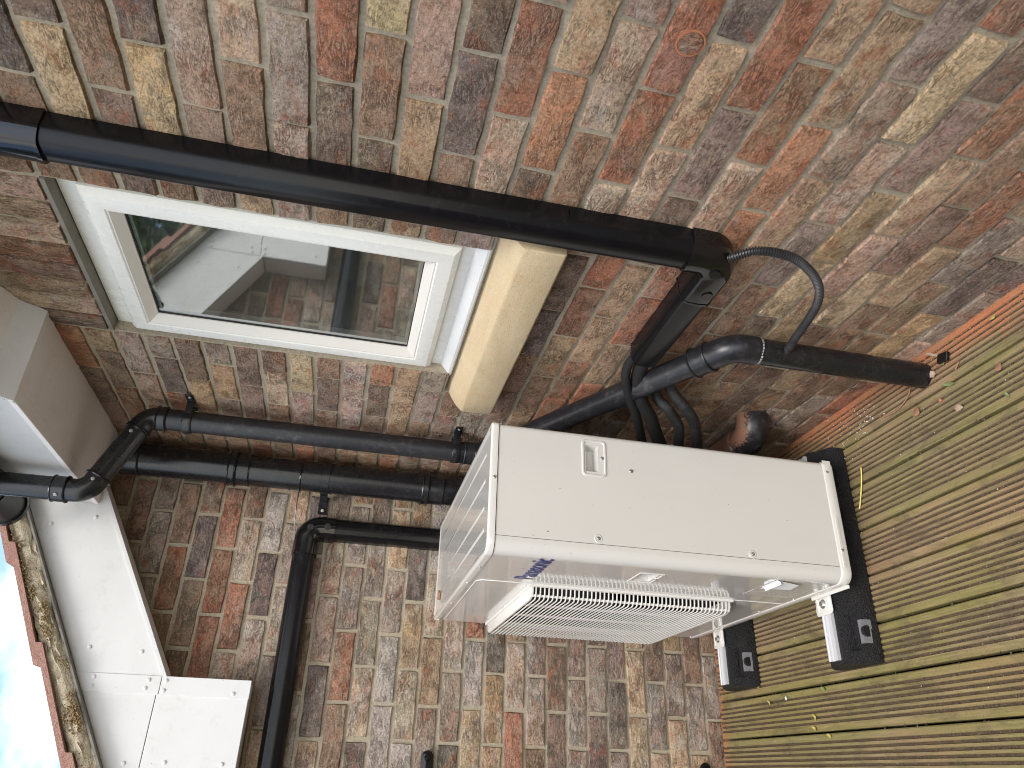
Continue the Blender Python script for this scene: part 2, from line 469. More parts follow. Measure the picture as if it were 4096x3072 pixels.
# ------------------------------------------------------------------ mesh helpers
class MB:
    def __init__(s):
        s.v, s.f, s.mi = [], [], []
    def add(s, vs, fs, mi=0):
        o = len(s.v)
        s.v += [tuple(p) for p in vs]
        s.f += [tuple(i + o for i in f) for f in fs]
        s.mi += [mi] * len(fs)
        return s
    def box(s, a, b, mi=0):
        x0, x1 = sorted((a[0], b[0])); y0, y1 = sorted((a[1], b[1])); z0, z1 = sorted((a[2], b[2]))
        return s.add([(x0, y0, z0), (x1, y0, z0), (x1, y1, z0), (x0, y1, z0), (x0, y0, z1), (x1, y0, z1), (x1, y1, z1), (x0, y1, z1)],
                     [(0, 3, 2, 1), (4, 5, 6, 7), (0, 1, 5, 4), (1, 2, 6, 5), (2, 3, 7, 6), (3, 0, 4, 7)], mi)
    def prism(s, poly, fn, d0, d1, mi=0):
        n = len(poly)
        vs = [fn(p, d0) for p in poly] + [fn(p, d1) for p in poly]
        fs = [(i, (i + 1) % n, n + (i + 1) % n, n + i) for i in range(n)]
        fs += [tuple(range(n - 1, -1, -1)), tuple(range(n, 2 * n))]
        return s.add(vs, fs, mi)
    def loft(s, secs, cap=True, closed=True, mi=0):
        n = len(secs[0])
        o = [p for sec in secs for p in sec]
        fs = []
        m = n if closed else n - 1
        for k in range(len(secs) - 1):
            for i in range(m):
                j = (i + 1) % n
                fs.append((k * n + i, k * n + j, (k + 1) * n + j, (k + 1) * n + i))
        if cap and closed:
            fs.append(tuple(range(n - 1, -1, -1)))
            b = (len(secs) - 1) * n
            fs.append(tuple(range(b, b + n)))
        return s.add(o, fs, mi)
    def tube(s, path, r, seg=20, cap=True, mi=0):
        path = [Vector(p) for p in path]
        rs = r if isinstance(r, (list, tuple)) else [r] * len(path)
        secs = []
        t0 = (path[1] - path[0]).normalized()
        up = Vector((0, 0, 1)) if abs(t0.z) < .9 else Vector((1, 0, 0))
        nx = up.cross(t0).normalized()
        for i, p in enumerate(path):
            a = path[max(0, i - 1)]; b = path[min(len(path) - 1, i + 1)]
            t = (b - a).normalized()
            nx = (nx - t * nx.dot(t)).normalized()
            ny = t.cross(nx)
            secs.append([p + (nx * math.cos(2 * math.pi * k / seg) + ny * math.sin(2 * math.pi * k / seg)) * rs[i] for k in range(seg)])
        return s.loft(secs, cap, True, mi)
    def sweep(s, prof, path, N, mi=0, cap=True):
        path = [Vector(p) for p in path]; N = Vector(N)
        secs = []
        for i, p in enumerate(path):
            d1 = (path[i] - path[i - 1]).normalized() if i > 0 else None
            d2 = (path[i + 1] - path[i]).normalized() if i < len(path) - 1 else None
            if d1 is None: d1 = d2
            if d2 is None: d2 = d1
            t = (d1 + d2).normalized()
            sc = 1.0 / max(.3, t.dot(d1))
            side = N.cross(t)
            secs.append([p + side * (u * sc) + N * n for u, n in prof])
        return s.loft(secs, cap, True, mi)
    def ring(s, y0, y1, z0, z1, prof, mi=0):
        """mitred frame in the x = const plane; prof = [(inset, x)]"""
        cs = []
        for sy, sz in ((0, 0), (1, 0), (1, 1), (0, 1)):
            cs.append([(x, (y0 + i) if not sy else (y1 - i), (z0 + i) if not sz else (z1 - i)) for i, x in prof])
        n = len(prof)
        fs = []
        for k in range(4):
            k2 = (k + 1) % 4
            for i in range(n - 1):
                fs.append((k * n + i, k * n + i + 1, k2 * n + i + 1, k2 * n + i))
        return s.add([p for c in cs for p in c], fs, mi)
    def build(s, name, mat, parent=None, smooth=None, bevel=0, segs=2, fix=True):
        me = bpy.data.meshes.new(name)
        me.from_pydata(s.v, [], s.f)
        mats = mat if isinstance(mat, (list, tuple)) else [mat]
        for m in mats:
            me.materials.append(MAT[m])
        if any(s.mi):
            me.polygons.foreach_set('material_index', s.mi)
        if bevel or fix:
            bm = bmesh.new(); bm.from_mesh(me)
            if fix:
                bmesh.ops.recalc_face_normals(bm, faces=bm.faces)
            if bevel:
                es = [e for e in bm.edges if len(e.link_faces) == 2 and e.calc_face_angle(0) > .5]
                bmesh.ops.bevel(bm, geom=es, offset=bevel, segments=segs, affect='EDGES', profile=.5, clamp_overlap=True)
            bm.to_mesh(me); bm.free()
        if smooth is not None:
            me.polygons.foreach_set('use_smooth', [True] * len(me.polygons))
            me.set_sharp_from_angle(angle=R_(smooth))
        me.update()
        return link(name, me, parent)

def link(name, me, parent=None):
    o = bpy.data.objects.new(name, me)
    COL.objects.link(o)
    if parent is not None:
        o.parent = parent
        o.matrix_parent_inverse = Matrix.Translation(-Vector(parent.location)) if parent.type == 'EMPTY' else Matrix.Identity(4)
    return o

def tag(o, label=None, cat=None, group=None, kind=None):
    if label: o['label'] = label
    if cat: o['category'] = cat
    if group: o['group'] = group
    if kind: o['kind'] = kind
    return o

def thing(name, loc, label, cat, group=None):
    o = bpy.data.objects.new(name, None)
    o.empty_display_size = .05
    o.location = loc
    COL.objects.link(o)
    return tag(o, label, cat, group)

def fillet(pts, rads, seg=8):
    """polyline with rounded corners; rads[i] belongs to pts[i+1]"""
    pts = [Vector(p) for p in pts]
    out = [pts[0]]
    for i in range(1, len(pts) - 1):
        r = rads[i - 1]
        a = (pts[i - 1] - pts[i]).normalized(); b = (pts[i + 1] - pts[i]).normalized()
        ang = a.angle(b)
        d = r / math.tan(ang / 2)
        p1 = pts[i] + a * d
        c = pts[i] + (a + b).normalized() * (r / math.sin(ang / 2))
        v1 = p1 - c; v2 = pts[i] + b * d - c
        tot = v1.angle(v2)
        ax = v1.cross(v2).normalized()
        for k in range(seg + 1):
            out.append(c + Matrix.Rotation(tot * k / seg, 3, ax) @ v1)
    out.append(pts[-1])
    return out

def smooth_path(pts, n=10):
    """Catmull-Rom through pts"""
    P = [Vector(p) for p in pts]
    P = [P[0] * 2 - P[1]] + P + [P[-1] * 2 - P[-2]]
    out = []
    for i in range(1, len(P) - 2):
        for k in range(n):
            t = k / n
            a, b, c, d = P[i - 1], P[i], P[i + 1], P[i + 2]
            out.append(.5 * ((2 * b) + (c - a) * t + (2 * a - 5 * b + 4 * c - d) * t * t + (3 * b - a - 3 * c + d) * t ** 3))
    out.append(P[-2])
    return out

def screw(parent, p, nrm, r=.005, mat='zinc', name='screw'):
    """pan-head screw with a recessed cross"""
    N = Vector(nrm).normalized(); p = Vector(p)
    up = Vector((0, 0, 1)) if abs(N.z) < .9 else Vector((1, 0, 0))
    a = up.cross(N).normalized(); b = N.cross(a)
    m = MB()
    secs = []
    for rr, h in ((1.0, -.1), (1.0, .15), (.85, .42), (.45, .56), (.42, .40)):
        secs.append([p + (a * math.cos(k * math.pi / 6) + b * math.sin(k * math.pi / 6)) * (r * rr) + N * (r * h) for k in range(12)])
    m.loft(secs)
    for q in (a, b):
        w = N.cross(q)
        pts = [p + q * (r * .38 * sx) + w * (r * .09 * sy) + N * (r * hz) for hz in (.38, .5) for sx, sy in ((-1, -1), (1, -1), (1, 1), (-1, 1))]
        m.add(pts, [(0, 3, 2, 1), (4, 5, 6, 7), (0, 1, 5, 4), (1, 2, 6, 5), (2, 3, 7, 6), (3, 0, 4, 7)])
    return m.build(name, mat, parent, 40)

# ------------------------------------------------------------------ ground
g = MB()
g.add([(-40, -40, -.16), (40, -40, -.16), (40, 40, -.16), (-40, 40, -.16)], [(0, 1, 2, 3)])
tag(g.build('ground', 'soil'), kind='structure')

# ------------------------------------------------------------------ brick walls
PITCH, Z0 = .0752, 1.33
TONE = [   # two colours a brick and how limy it is
    ((.27, .095, .050), (.19, .105, .065), .08),   # 0 red
    ((.31, .130, .062), (.26, .13, .075), .08),    # 1 orange red
    ((.185, .115, .072), (.13, .088, .060), .08),  # 2 brown
    ((.085, .066, .056), (.125, .090, .068), .08), # 3 dark brown
    ((.045, .044, .048), (.090, .080, .076), .16), # 4 blue black
    ((.30, .215, .130), (.24, .155, .095), .15),   # 5 tan
    ((.42, .33, .205), (.33, .235, .140), .30),    # 6 cream
    ((.295, .190, .135), (.345, .265, .195), .42),   # 7 pink
    ((.185, .155, .130), (.24, .200, .165), .26),  # 8 grey
    ((.200, .148, .118), (.165, .130, .110), .26), # 9 mauve
    ((.36, .25, .125), (.28, .19, .11), .25),      # 10 ochre
    ((.36, .29, .235), (.27, .175, .135), .85),    # 11 limewashed
]

def brick_mesh(L, H, seed):
    """front face at n = 0, ragged arrises, 16 perimeter points, sides run back into the joint"""
    rnd = random.Random(seed)
    per = []
    nl, nh = 6, 2
    for i in range(nl): per.append((-L / 2 + L * i / nl, -H / 2))
    for i in range(nh): per.append((L / 2, -H / 2 + H * i / nh))
    for i in range(nl): per.append((L / 2 - L * i / nl, H / 2))
    for i in range(nh): per.append((-L / 2, H / 2 - H * i / nh))
    outer, inner = [], []
    for (u, v) in per:
        j = lambda s: rnd.uniform(-s, s)
        k = .0024
        outer.append((u + j(k), v + j(k), -.012))
        su = max(0, 1 - .0042 / (L / 2)); sv = max(0, 1 - .0036 / (H / 2))
        inner.append((u * su + j(.0020), v * sv + j(.0020), -.0014 + j(.0018)))
    n = len(per)
    fs = [(i, (i + 1) % n, n + (i + 1) % n, n + i) for i in range(n)]
    c = (rnd.uniform(-.02, .02), 0, .0012)
    fs += [(n + i, n + (i + 1) % n, 2 * n) for i in range(n)]
    me = bpy.data.meshes.new('brick')
    me.from_pydata(outer + inner + [c], [], fs)
    me.polygons.foreach_set('use_smooth', [True] * len(me.polygons))
    me.set_sharp_from_angle(angle=R_(38))
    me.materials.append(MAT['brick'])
    me.update()
    return me

_bm_cache = {}
def get_brick(L, H, rnd):
    key = (round(L, 2), round(H, 3), rnd.randrange(7))
    if key not in _bm_cache:
        _bm_cache[key] = brick_mesh(key[0], key[1], hash(key) & 0xffff)
    return _bm_cache[key], L / key[0]

def set_tone(o, c, rnd, lime=1.0):
    a, b, pale = TONE[c]
    s = rnd.uniform(.86, 1.16) * (2.05 if lime < 1 else 1.85)
    body = (.255, .165, .110) if lime < 1 else (.270, .195, .150)
    k = .28
    o['tint'] = [(x * (1 - k) + y * k) * s for x, y in zip(a, body)]
    o['tint_other'] = [(x * (1 - k) + y * k) * s * rnd.uniform(.92, 1.08) for x, y in zip(b, body)]
    o['pale'] = pale * rnd.uniform(.6, 1.25) * lime

def clip(iv, holes):
    out = [iv]
    for (a, b) in holes:
        if 0 < a - iv[1] < .05: out = [(iv[0], a)]
        if 0 < iv[0] - b < .05: out = [(b, iv[1])]
        nx = []
        for (p, q) in out:
            if b <= p or a >= q: nx.append((p, q)); continue
            if a > p: nx.append((p, a))
            if b < q: nx.append((b, q))
        out = nx
    return [(p, q) for p, q in out if q - p > .05]

def lay_wall(root, W, sg_u, courses, phase, u_max, holes, tones, default, seed, seen, top=lambda u: 9, split=None):
    """bricks of one wall. u = distance from the corner, W = wall frame (u, v, n -> world)"""
    rnd = random.Random(seed)
    rest = MB(); rest.tones = []
    for k in courses:
        z = Z0 + PITCH * k + PITCH / 2
        ph = phase(k)
        segs = []
        for lo, hi, p0 in (split(k, ph) if split else [(0.0, u_max, ph)]):
            u = p0 - .225 * 3
            while u < hi:
                sg = (max(u, lo), min(u + .225, hi))
                if sg[1] - sg[0] > .03:
                    segs.append((int(math.floor(((sg[0] + sg[1]) / 2 - ph) / .225)) + (0 if ph < .03 else 1), sg))
                u += .225
        row = tones.get(k, {})
        for idx, sg in segs:
            ch = row[idx] if idx in row else rnd.choice(default)
            for (p, q) in clip(sg, holes(k)):
                if z + .03 > top(q): continue
                L = q - p - .0085 + rnd.uniform(-.002, .002)
                if L < .02: continue
                uc = (p + q) / 2 + rnd.uniform(-.0015, .0015)
                if not seen(uc, k):
                    me, sc = get_brick(L, .0672, rnd)
                    M_ = W @ Matrix.Translation((sg_u * uc, z, 0)) @ Matrix.Diagonal((sc, 1, 1, 1))
                    rest.add([M_ @ v.co for v in me.vertices], [tuple(f.vertices) for f in me.polygons])
                    tmp = {}
                    set_tone(tmp, ch, rnd, .62 if sg_u > 0 else 1.5)
                    rest.tones += [tmp] * len(me.polygons)
                    continue
                me, sc = get_brick(L, .0672, rnd)
                o = link('brick', me, root)
                flip = rnd.random() < .5
                M_ = (W @ Matrix.Translation((sg_u * uc, z + rnd.uniform(-.001, .001), rnd.uniform(-.0022, .0022)))
                      @ Matrix.Rotation(rnd.uniform(-.007, .007), 4, 'Y') @ Matrix.Rotation(rnd.uniform(-.012, .012), 4, 'X')
                      @ Matrix.Rotation((math.pi if flip else 0) + rnd.uniform(-.004, .004), 4, 'Z') @ Matrix.Diagonal((sc, 1, 1, 1)))
                o.matrix_parent_inverse = Matrix.Identity(4)
                o.matrix_basis = Matrix.Translation(-Vector(root.location)) @ M_
                set_tone(o, ch, rnd, .62 if sg_u > 0 else 1.5)
    return rest

def paint_mass(o, tones):
    for nm in ('tint', 'tint_other'):
        at = o.data.attributes.new(nm, 'FLOAT_VECTOR', 'FACE')
        at.data.foreach_set('vector', [c for t_ in tones for c in t_[nm]])
    at = o.data.attributes.new('pale', 'FLOAT', 'FACE')
    at.data.foreach_set('value', [t_['pale'] for t_ in tones])
    tag(o, kind='stuff')

W_R = Matrix(((0, 0, -1, 0), (-1, 0, 0, 0), (0, 1, 0, 0), (0, 0, 0, 1)))     # u = -y, v = z, n = -x
W_B = Matrix(((1, 0, 0, 0), (0, 0, -1, 0), (0, 1, 0, 0), (0, 0, 0, 1)))      # u = x, v = z, n = -y

OPEN_Y0, OPEN_Y1 = .848, 1.430       # window opening, distance from the corner
SILL_U0, SILL_U1 = .735, 1.530
MORTAR = .0080

# course: {brick counted from the corner: tone number}; bricks not listed take a random tone
TONES_R = {
    10: {1: 2, 2: 3, 3: 5, 4: 5},
    9: {2: 7, 3: 11, 4: 5, 7: 2, 8: 4},
    8: {1: 0, 2: 4, 3: 8, 7: 6, 8: 3},
    7: {2: 10, 3: 3, 7: 3, 8: 2},
    6: {1: 9, 2: 10, 3: 8, 7: 10, 8: 4},
    5: {2: 9, 3: 3, 7: 9, 8: 7},
    4: {1: 2, 2: 7, 3: 2, 7: 2, 8: 7},
    3: {2: 11, 3: 6, 4: 6, 7: 11, 8: 8, 9: 8},
    2: {2: 3, 3: 2, 4: 0, 7: 3, 8: 0},
    1: {2: 11, 3: 11, 7: 3, 8: 2, 9: 6},
    0: {1: 3, 2: 3, 3: 0, 7: 5, 8: 7},
    -1: {2: 6, 3: 5, 7: 2, 8: 4, 9: 3},
    -2: {2: 8, 3: 8, 7: 7, 8: 0},
    -3: {2: 9, 7: 2, 8: 1, 9: 6},
    -4: {2: 8, 7: 2, 8: 7, 9: 9},
    -5: {3: 3, 4: 2, 5: 4, 6: 3, 7: 7, 8: 0, 9: 0},
    -6: {3: 2, 4: 5, 5: 0, 6: 0, 7: 7, 8: 5, 9: 4},
    -7: {3: 0, 4: 0, 5: 5, 6: 5, 7: 3, 8: 9, 9: 0},
    -8: {3: 0, 4: 5, 5: 0, 6: 0, 7: 7, 8: 0, 9: 5},
    -9: {4: 2, 5: 0, 6: 5, 7: 1, 8: 1, 9: 5},
    -10: {6: 5, 7: 5, 8: 9, 9: 8},
    -11: {5: 2, 6: 5, 7: 8, 8: 7, 9: 6},
    -12: {5: 3, 6: 6, 7: 10, 8: 9, 9: 3},
    -13: {5: 2, 6: 5, 7: 7, 8: 6, 9: 0},
    -14: {3: 2, 4: 3, 5: 2, 6: 6, 7: 3, 8: 2},
    -15: {6: 2, 7: 5, 8: 0},
    -16: {5: 5, 6: 2, 7: 8, 8: 5},
    -17: {5: 2, 6: 10, 7: 4, 8: 7},
    -18: {6: 8, 7: 4},
}
TONES_B = {
    8: {1: 2, 2: 0, 3: 2},
    7: {1: 4, 2: 2, 3: 2},
    6: {1: 0, 2: 0, 3: 0},
    5: {1: 7, 2: 0, 3: 7},
    4: {1: 11, 2: 4, 3: 11, 4: 2},
    3: {1: 8, 2: 7, 3: 8},
    2: {2: 8, 3: 2},
    1: {1: 7, 2: 7, 3: 4},
    0: {1: 8, 2: 9, 3: 0, 4: 2},
    -1: {1: 8, 2: 8, 3: 7},
    -2: {1: 6, 2: 8, 3: 11, 4: 11},
    -3: {1: 4, 2: 10, 3: 7},
    -4: {2: 7, 3: 5, 4: 9},
    -5: {2: 7, 3: 9},
    -6: {2: 0, 3: 11, 4: 6},
    -7: {2: 4, 3: 10},
    -8: {3: 7, 4: 0},
    -9: {2: 9, 3: 7},
    -10: {3: 2, 4: 3},
    -11: {2: 9, 3: 7},
    -12: {3: 8, 4: 9},
    -13: {2: 9, 3: 4},
    -14: {3: 6, 4: 6},
    -15: {2: 2, 3: 9},
    -16: {3: 9, 4: 6},
    -17: {2: 2, 3: 8},
    -18: {2: 2, 3: 8, 4: 2},
}

def zlow(x): return 2.183 + .562 * (x + .239)      # lower and upper edge of the gable board
def zup(x): return 2.377 + .564 * (x + .35)
wall_r = thing('brick_wall', (0, 0, 0), 'mixed red and brown brick wall with the small window in it', 'wall')
def holes_r(k):
    if k in (-4, -3): return [(SILL_U0, SILL_U1)]
    if -2 <= k <= 9: return [(OPEN_Y0, OPEN_Y1)]
    if 10 <= k <= 12: return [(OPEN_Y0 - .006, OPEN_Y1 + .004)]
    return []
rest = lay_wall(wall_r, W_R, 1, range(-18, 15), lambda k: (.007 if k % 2 == 0 else .1195), 3.6, holes_r, TONES_R,
                (0, 0, 2, 2, 2, 2, 5, 5, 7, 5, 8, 3, 9, 2, 5), 11, lambda u, k: u < 2.26 and k <= 10 and not (u < .30 and -12 < k < 9),
                split=lambda k, ph: [(0.0, OPEN_Y0, ph + .042), (OPEN_Y0, 3.6, ph)] if -2 <= k <= 13 else [(0.0, 3.6, ph)])
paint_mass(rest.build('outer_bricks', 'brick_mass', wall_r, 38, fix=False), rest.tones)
rnd = random.Random(5)
for i, ch in enumerate((3, 7, 5, 2, 0, 6, 5, 7)):       # soldier course over the window
    u = OPEN_Y0 + .0730 * i + .034
    me, sc = get_brick(.2065, .0655, rnd)
    o = link('soldier_brick', me, wall_r)
    o.matrix_parent_inverse = Matrix.Identity(4)
    o.matrix_basis = W_R @ Matrix.Translation((u, 2.084 + .105, rnd.uniform(-.002, .002))) @ Matrix.Rotation(math.pi / 2, 4, 'Z') @ Matrix.Diagonal((sc, 1, 1, 1))
    set_tone(o, ch, rnd)
m = MB()
x0, x1 = MORTAR, .11
m.box((x0, .11, -.15), (x1, -SILL_U0, 2.6))
m.box((x0, -SILL_U1, -.15), (x1, -3.7, 2.6))
m.box((x0, -SILL_U0, -.15), (x1, -SILL_U1, 1.03))
m.box((x0, -SILL_U0, 1.178), (x1, -OPEN_Y0, 2.6))
m.box((x0, -OPEN_Y1, 1.178), (x1, -SILL_U1, 2.6))
m.box((x0, -OPEN_Y0, 2.084), (x1, -OPEN_Y1, 2.6))
m.build('mortar_bed', 'mortar', wall_r)
# drilled and refilled core hole
m = MB()
secs = []
for rr, h in ((.0235, -.002), (.0235, .0026), (.0205, .0026), (.0200, .001)):
    secs.append([(-h, -2.022 + rr * 1.0 * math.cos(a * math.pi / 12), .982 + rr * math.sin(a * math.pi / 12)) for a in range(24)])
m.loft(secs)
m.build('core_plug_ring', 'terracotta', wall_r, 40)
m = MB()
secs = [[(-h, -2.022 + rr * math.cos(a * math.pi / 12), .982 + rr * math.sin(a * math.pi / 12)) for a in range(24)] for rr, h in ((.0199, -.001), (.0192, .0036))]
m.loft(secs)
pl = m.build('core_plug', 'brick', wall_r, 40)
pl['tint'] = [.46, .21, .13]; pl['tint_other'] = [.40, .26, .18]; pl['pale'] = .2

wall_b = thing('brick_wall', (0, 0, 0), 'paler lime-stained brick wall behind the outdoor unit, running under the white gable board', 'wall')
def phase_b(k):
    b = .131 if k % 2 == 0 else .017
    return b - (.024 if k >= 2 else 0)
rest = lay_wall(wall_b, W_B, -1, range(-18, 14), phase_b, 3.4, lambda k: [], TONES_B,
                (7, 7, 9, 9, 8, 8, 2, 2, 5, 5, 0, 6, 11, 11, 3, 4, 10), 23, lambda u, k: u < (2.4 if k < 5 else 1.5) and k <= 9 and not (u < .5 and k < -4), lambda u: zup(-u) + .03 if u < 1.7 else 1.62)
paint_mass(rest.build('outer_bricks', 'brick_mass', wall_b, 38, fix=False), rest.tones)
m = MB()
m.prism([(.0055, -.15), (.0055, zup(0)), (-1.70, zup(-1.70)), (-1.70, 1.62), (-3.5, 1.62), (-3.5, -.15)], lambda p, d: (p[0], d, p[1]), MORTAR, .11)
m.build('mortar_bed', 'mortar', wall_b)

# ------------------------------------------------------------------ deck
deck = bpy.data.objects.new('deck', None)
COL.objects.link(deck)
tag(deck, kind='structure')
def board_mesh(width, y0, y1):
    hw = width / 2
    prof = [(-hw, -.028), (-hw, -.003), (-hw + .003, 0)]
    flo = []
    c = [-.0365, -.0219, -.0073, .0073, .0219, .0365]
    for g_ in c:
        if abs(g_) + .006 > hw: continue
        prof += [(g_ - .0040, 0), (g_ - .0031, -.0038), (g_ + .0031, -.0038), (g_ + .0040, 0)]
        flo.append(len(prof) - 3)
    prof += [(hw - .003, 0), (hw, -.003), (hw, -.028)]
    n = len(prof)
    vs, fs, mi = [], [], []
    ys = [y0, y1]
    for y in ys:
        vs += [(u, y, z) for u, z in prof]
    for i in range(n - 1):
        fs.append((i, i + 1, n + i + 1, n + i)); mi.append(1 if i in flo else 0)
    fs.append(tuple(range(n - 1, -1, -1))); mi.append(0)
    fs.append(tuple(range(n, 2 * n))); mi.append(0)
    me = bpy.data.meshes.new('deck_board')
    me.from_pydata(vs, [], fs)
    me.materials.append(MAT['deck']); me.materials.append(MAT['dirt'])
    me.polygons.foreach_set('material_index', mi)
    bm = bmesh.new(); bm.from_mesh(me); bmesh.ops.recalc_face_normals(bm, faces=bm.faces); bm.to_mesh(me); bm.free()
    return me
bmesh_full = board_mesh(.1180, -3.6, -.012)
rnd = random.Random(3)
for i in range(20):
    o = link('deck_board', bmesh_full, deck)
    o.location = (-.0575 - .1255 * i + rnd.uniform(-.0008, .0008), 0, rnd.uniform(-.0018, 0))
    o.rotation_euler = (0, rnd.uniform(-.006, .006), rnd.uniform(-.0006, .0006))
m = MB()
for y in (-.4, -.9, -1.4, -1.9, -2.4, -2.9, -3.4):
    m.box((.0, y - .022, -.15), (-2.5, y + .022, -.034))
m.build('joist_frame', 'soil', deck)

# ------------------------------------------------------------------ window and its sill
win = thing('window', (.05, -1.13, 1.18), 'small white framed window with dark obscured glass in the brick wall', 'window')
m = MB(); m.ring(-1.4285, -.8395, 1.186, 2.072, [(0, .10), (0, .036), (.052, .036), (.055, .040), (.055, .10)])
m.build('outer_frame', 'frame', win)
m = MB(); m.ring(-1.402, -.852, 1.236, 2.030, [(0, .040), (0, .024), (.004, .020), (.014, .010), (.020, .0085), (.047, .0085), (.050, .011)])
sash = m.build('sash', 'frame', win, 30)
m = MB(); m.ring(-1.352, -.902, 1.286, 1.980, [(0, .0112), (.003, .0105), (.024, .029), (.024, .034)])
m.build('glazing_bead', 'bead', sash, 30)
m = MB(); m.ring(-1.329, -.925, 1.309, 1.957, [(-.002, .032), (.003, .0315), (.003, .040)])
m.build('glazing_seal', 'rubber_seal', sash)
m = MB(); m.box((.034, -1.33, 1.308), (.038, -.924, 1.958)); m.build('outer_pane', 'glass', sash)
m = MB(); m.ring(-1.328, -.926, 1.310, 1.956, [(0, .039), (.010, .039), (.010, .055), (0, .055)])
m.build('spacer_bar', 'spacer', sash)
m = MB(); m.box((.0555, -1.33, 1.308), (.0595, -.924, 1.958)); m.build('inner_pane', 'obscure', sash)
m = MB(); m.prism([(.10, 1.160), (.012, 1.172), (.008, 1.176), (.008, 1.182), (.012, 1.186), (.034, 1.205), (.034, 1.186), (.10, 1.186)],
                  lambda p, d: (p[0], d, p[1]), -1.429, -.838)
m.build('cill_trim', 'upvc', win)
m = MB(); m.box((.002, -OPEN_Y0 - .001, 2.0735), (.035, -OPEN_Y1 + .001, 2.083)); m.build('lintel_lip', 'steel_lintel', wall_r)
m = MB(); m.box((.036, -OPEN_Y0 - .001, 2.0725), (.099, -OPEN_Y1 + .001, 2.0835)); m.build('dark_gap', 'rubber_seal', wall_r)

sill = thing('window_sill', (0, -1.13, 1.03), 'yellow sandstone sill jutting out below the small window', 'sill')
def sill_sec(y, st):
    a, b, c, d = (1.137, 1.146, 1.157, 1.166) if not st else (1.150, 1.165, 1.171, 1.174)
    return [(x, y, z) for x, z in [(.03, 1.031), (-.049, 1.031), (-.053, 1.036), (-.053, 1.119), (-.050, 1.126), (-.034, a), (-.018, b), (0, c), (.03, d)]]
m = MB()
ys = [(-1.528, .25), (-1.526, .25), (-1.470, .25), (-1.448, .1), (-1.430, 0), (-.842, 0), (-.826, .1), (-.812, .3), (-.738, .3), (-.736, .3)]
secs = []
rnd = random.Random(2)
for i, (y, st) in enumerate(ys):
    A = sill_sec(y, 0); B = sill_sec(y, 1)
    sec = [tuple(p + (q - p) * st for p, q in zip(a, b)) for a, b in zip(A, B)]
    if i in (0, len(ys) - 1):
        cz = 1.09
        sec = [(x + (.001 if x < 0 else 0), y_, cz + (z - cz) * .985) for x, y_, z in sec]
    secs.append(sec)
m.loft(secs)
m.build('sill_stone', 'stone', sill, 35, bevel=.0015, segs=1)

# ------------------------------------------------------------------ line-set trunking (D-shaped duct)
def cover_prof(s=1.0, base=.024):
    h = [(.0385, base), (.0385, .032), (.0378, .0365), (.0345, .0445), (.0300, .0530), (.0265, .0575), (.0215, .0605)]
    h = [(u * s, n * (s if n > base else 1)) for u, n in h]
    return h + [(0, .0618 * s)] + [(-u, n) for u, n in reversed(h)]
BASE_PROF = [(-.0372, 0), (-.0372, .0235), (.0372, .0235), (.0372, 0)]
def cuff(s=1.075):
    return cover_prof(s, 0.0)
NR, NB = (-1, 0, 0), (0, -1, 0)
tr = thing('pipe_trunking', (0, -1.582, .7), 'long black plastic trunking running down beside the window and turning towards the outdoor unit', 'trunking')
TY, TZ = -1.5825, .708
for n_, a, b in (('backplate', 2.40, 1.056), ('backplate', 1.054, .79)):
    m = MB(); m.sweep(BASE_PROF, [(0, TY, a), (0, TY, b)], NR); m.build(n_, 'trunk', tr)
m = MB(); m.sweep(cover_prof(), [(0, TY, 2.40), (0, TY, .79)], NR); m.build('cover', 'trunk', tr, 35)
m = MB(); m.sweep(cuff(), fillet([(0, TY, .785), (0, TY, TZ), (0, -1.452, TZ)], [.046], 10), NR)
el = m.build('elbow', 'gloss_black', tr, 35)
m = MB(); m.sweep(cuff(1.10), [(0, TY, .790), (0, TY, .783)], NR); m.build('elbow_lip', 'gloss_black', el, 35)
m = MB(); m.sweep(cuff(1.10), [(0, -1.456, TZ), (0, -1.450, TZ)], NR); m.build('elbow_lip', 'gloss_black', el, 35)
for (y, z) in ((-1.567, .720), (-1.49, .70)):
    m = MB(); m.tube([(-.058, y, z), (-.0695, y, z)], .0125, 20); m.build('screw_cap', 'gloss_black', el, 40)
m = MB(); m.sweep(BASE_PROF, [(0, -1.46, TZ), (0, -1.152, TZ)], NR); m.build('backplate', 'trunk', tr)
m = MB(); m.sweep(cover_prof(), [(0, -1.46, TZ), (0, -1.150, TZ)], NR); m.build('cover', 'trunk', tr, 35)
m = MB(); m.sweep(cuff(1.07), [(0, TY, 2.145), (0, TY, 2.016)], NR); cp = m.build('coupler', 'gloss_black', tr, 35)
m = MB(); m.sweep(cuff(1.10), [(0, TY, 2.022), (0, TY, 2.014)], NR); m.build('coupler_lip', 'gloss_black', cp, 35)
m = MB(); m.sweep(cuff(1.12), fillet([(0, TY, 2.11), (0, TY, 2.22), (0, -1.75, 2.22)], [.05], 8), NR); m.build('wall_inlet', 'gloss_black', tr, 35)

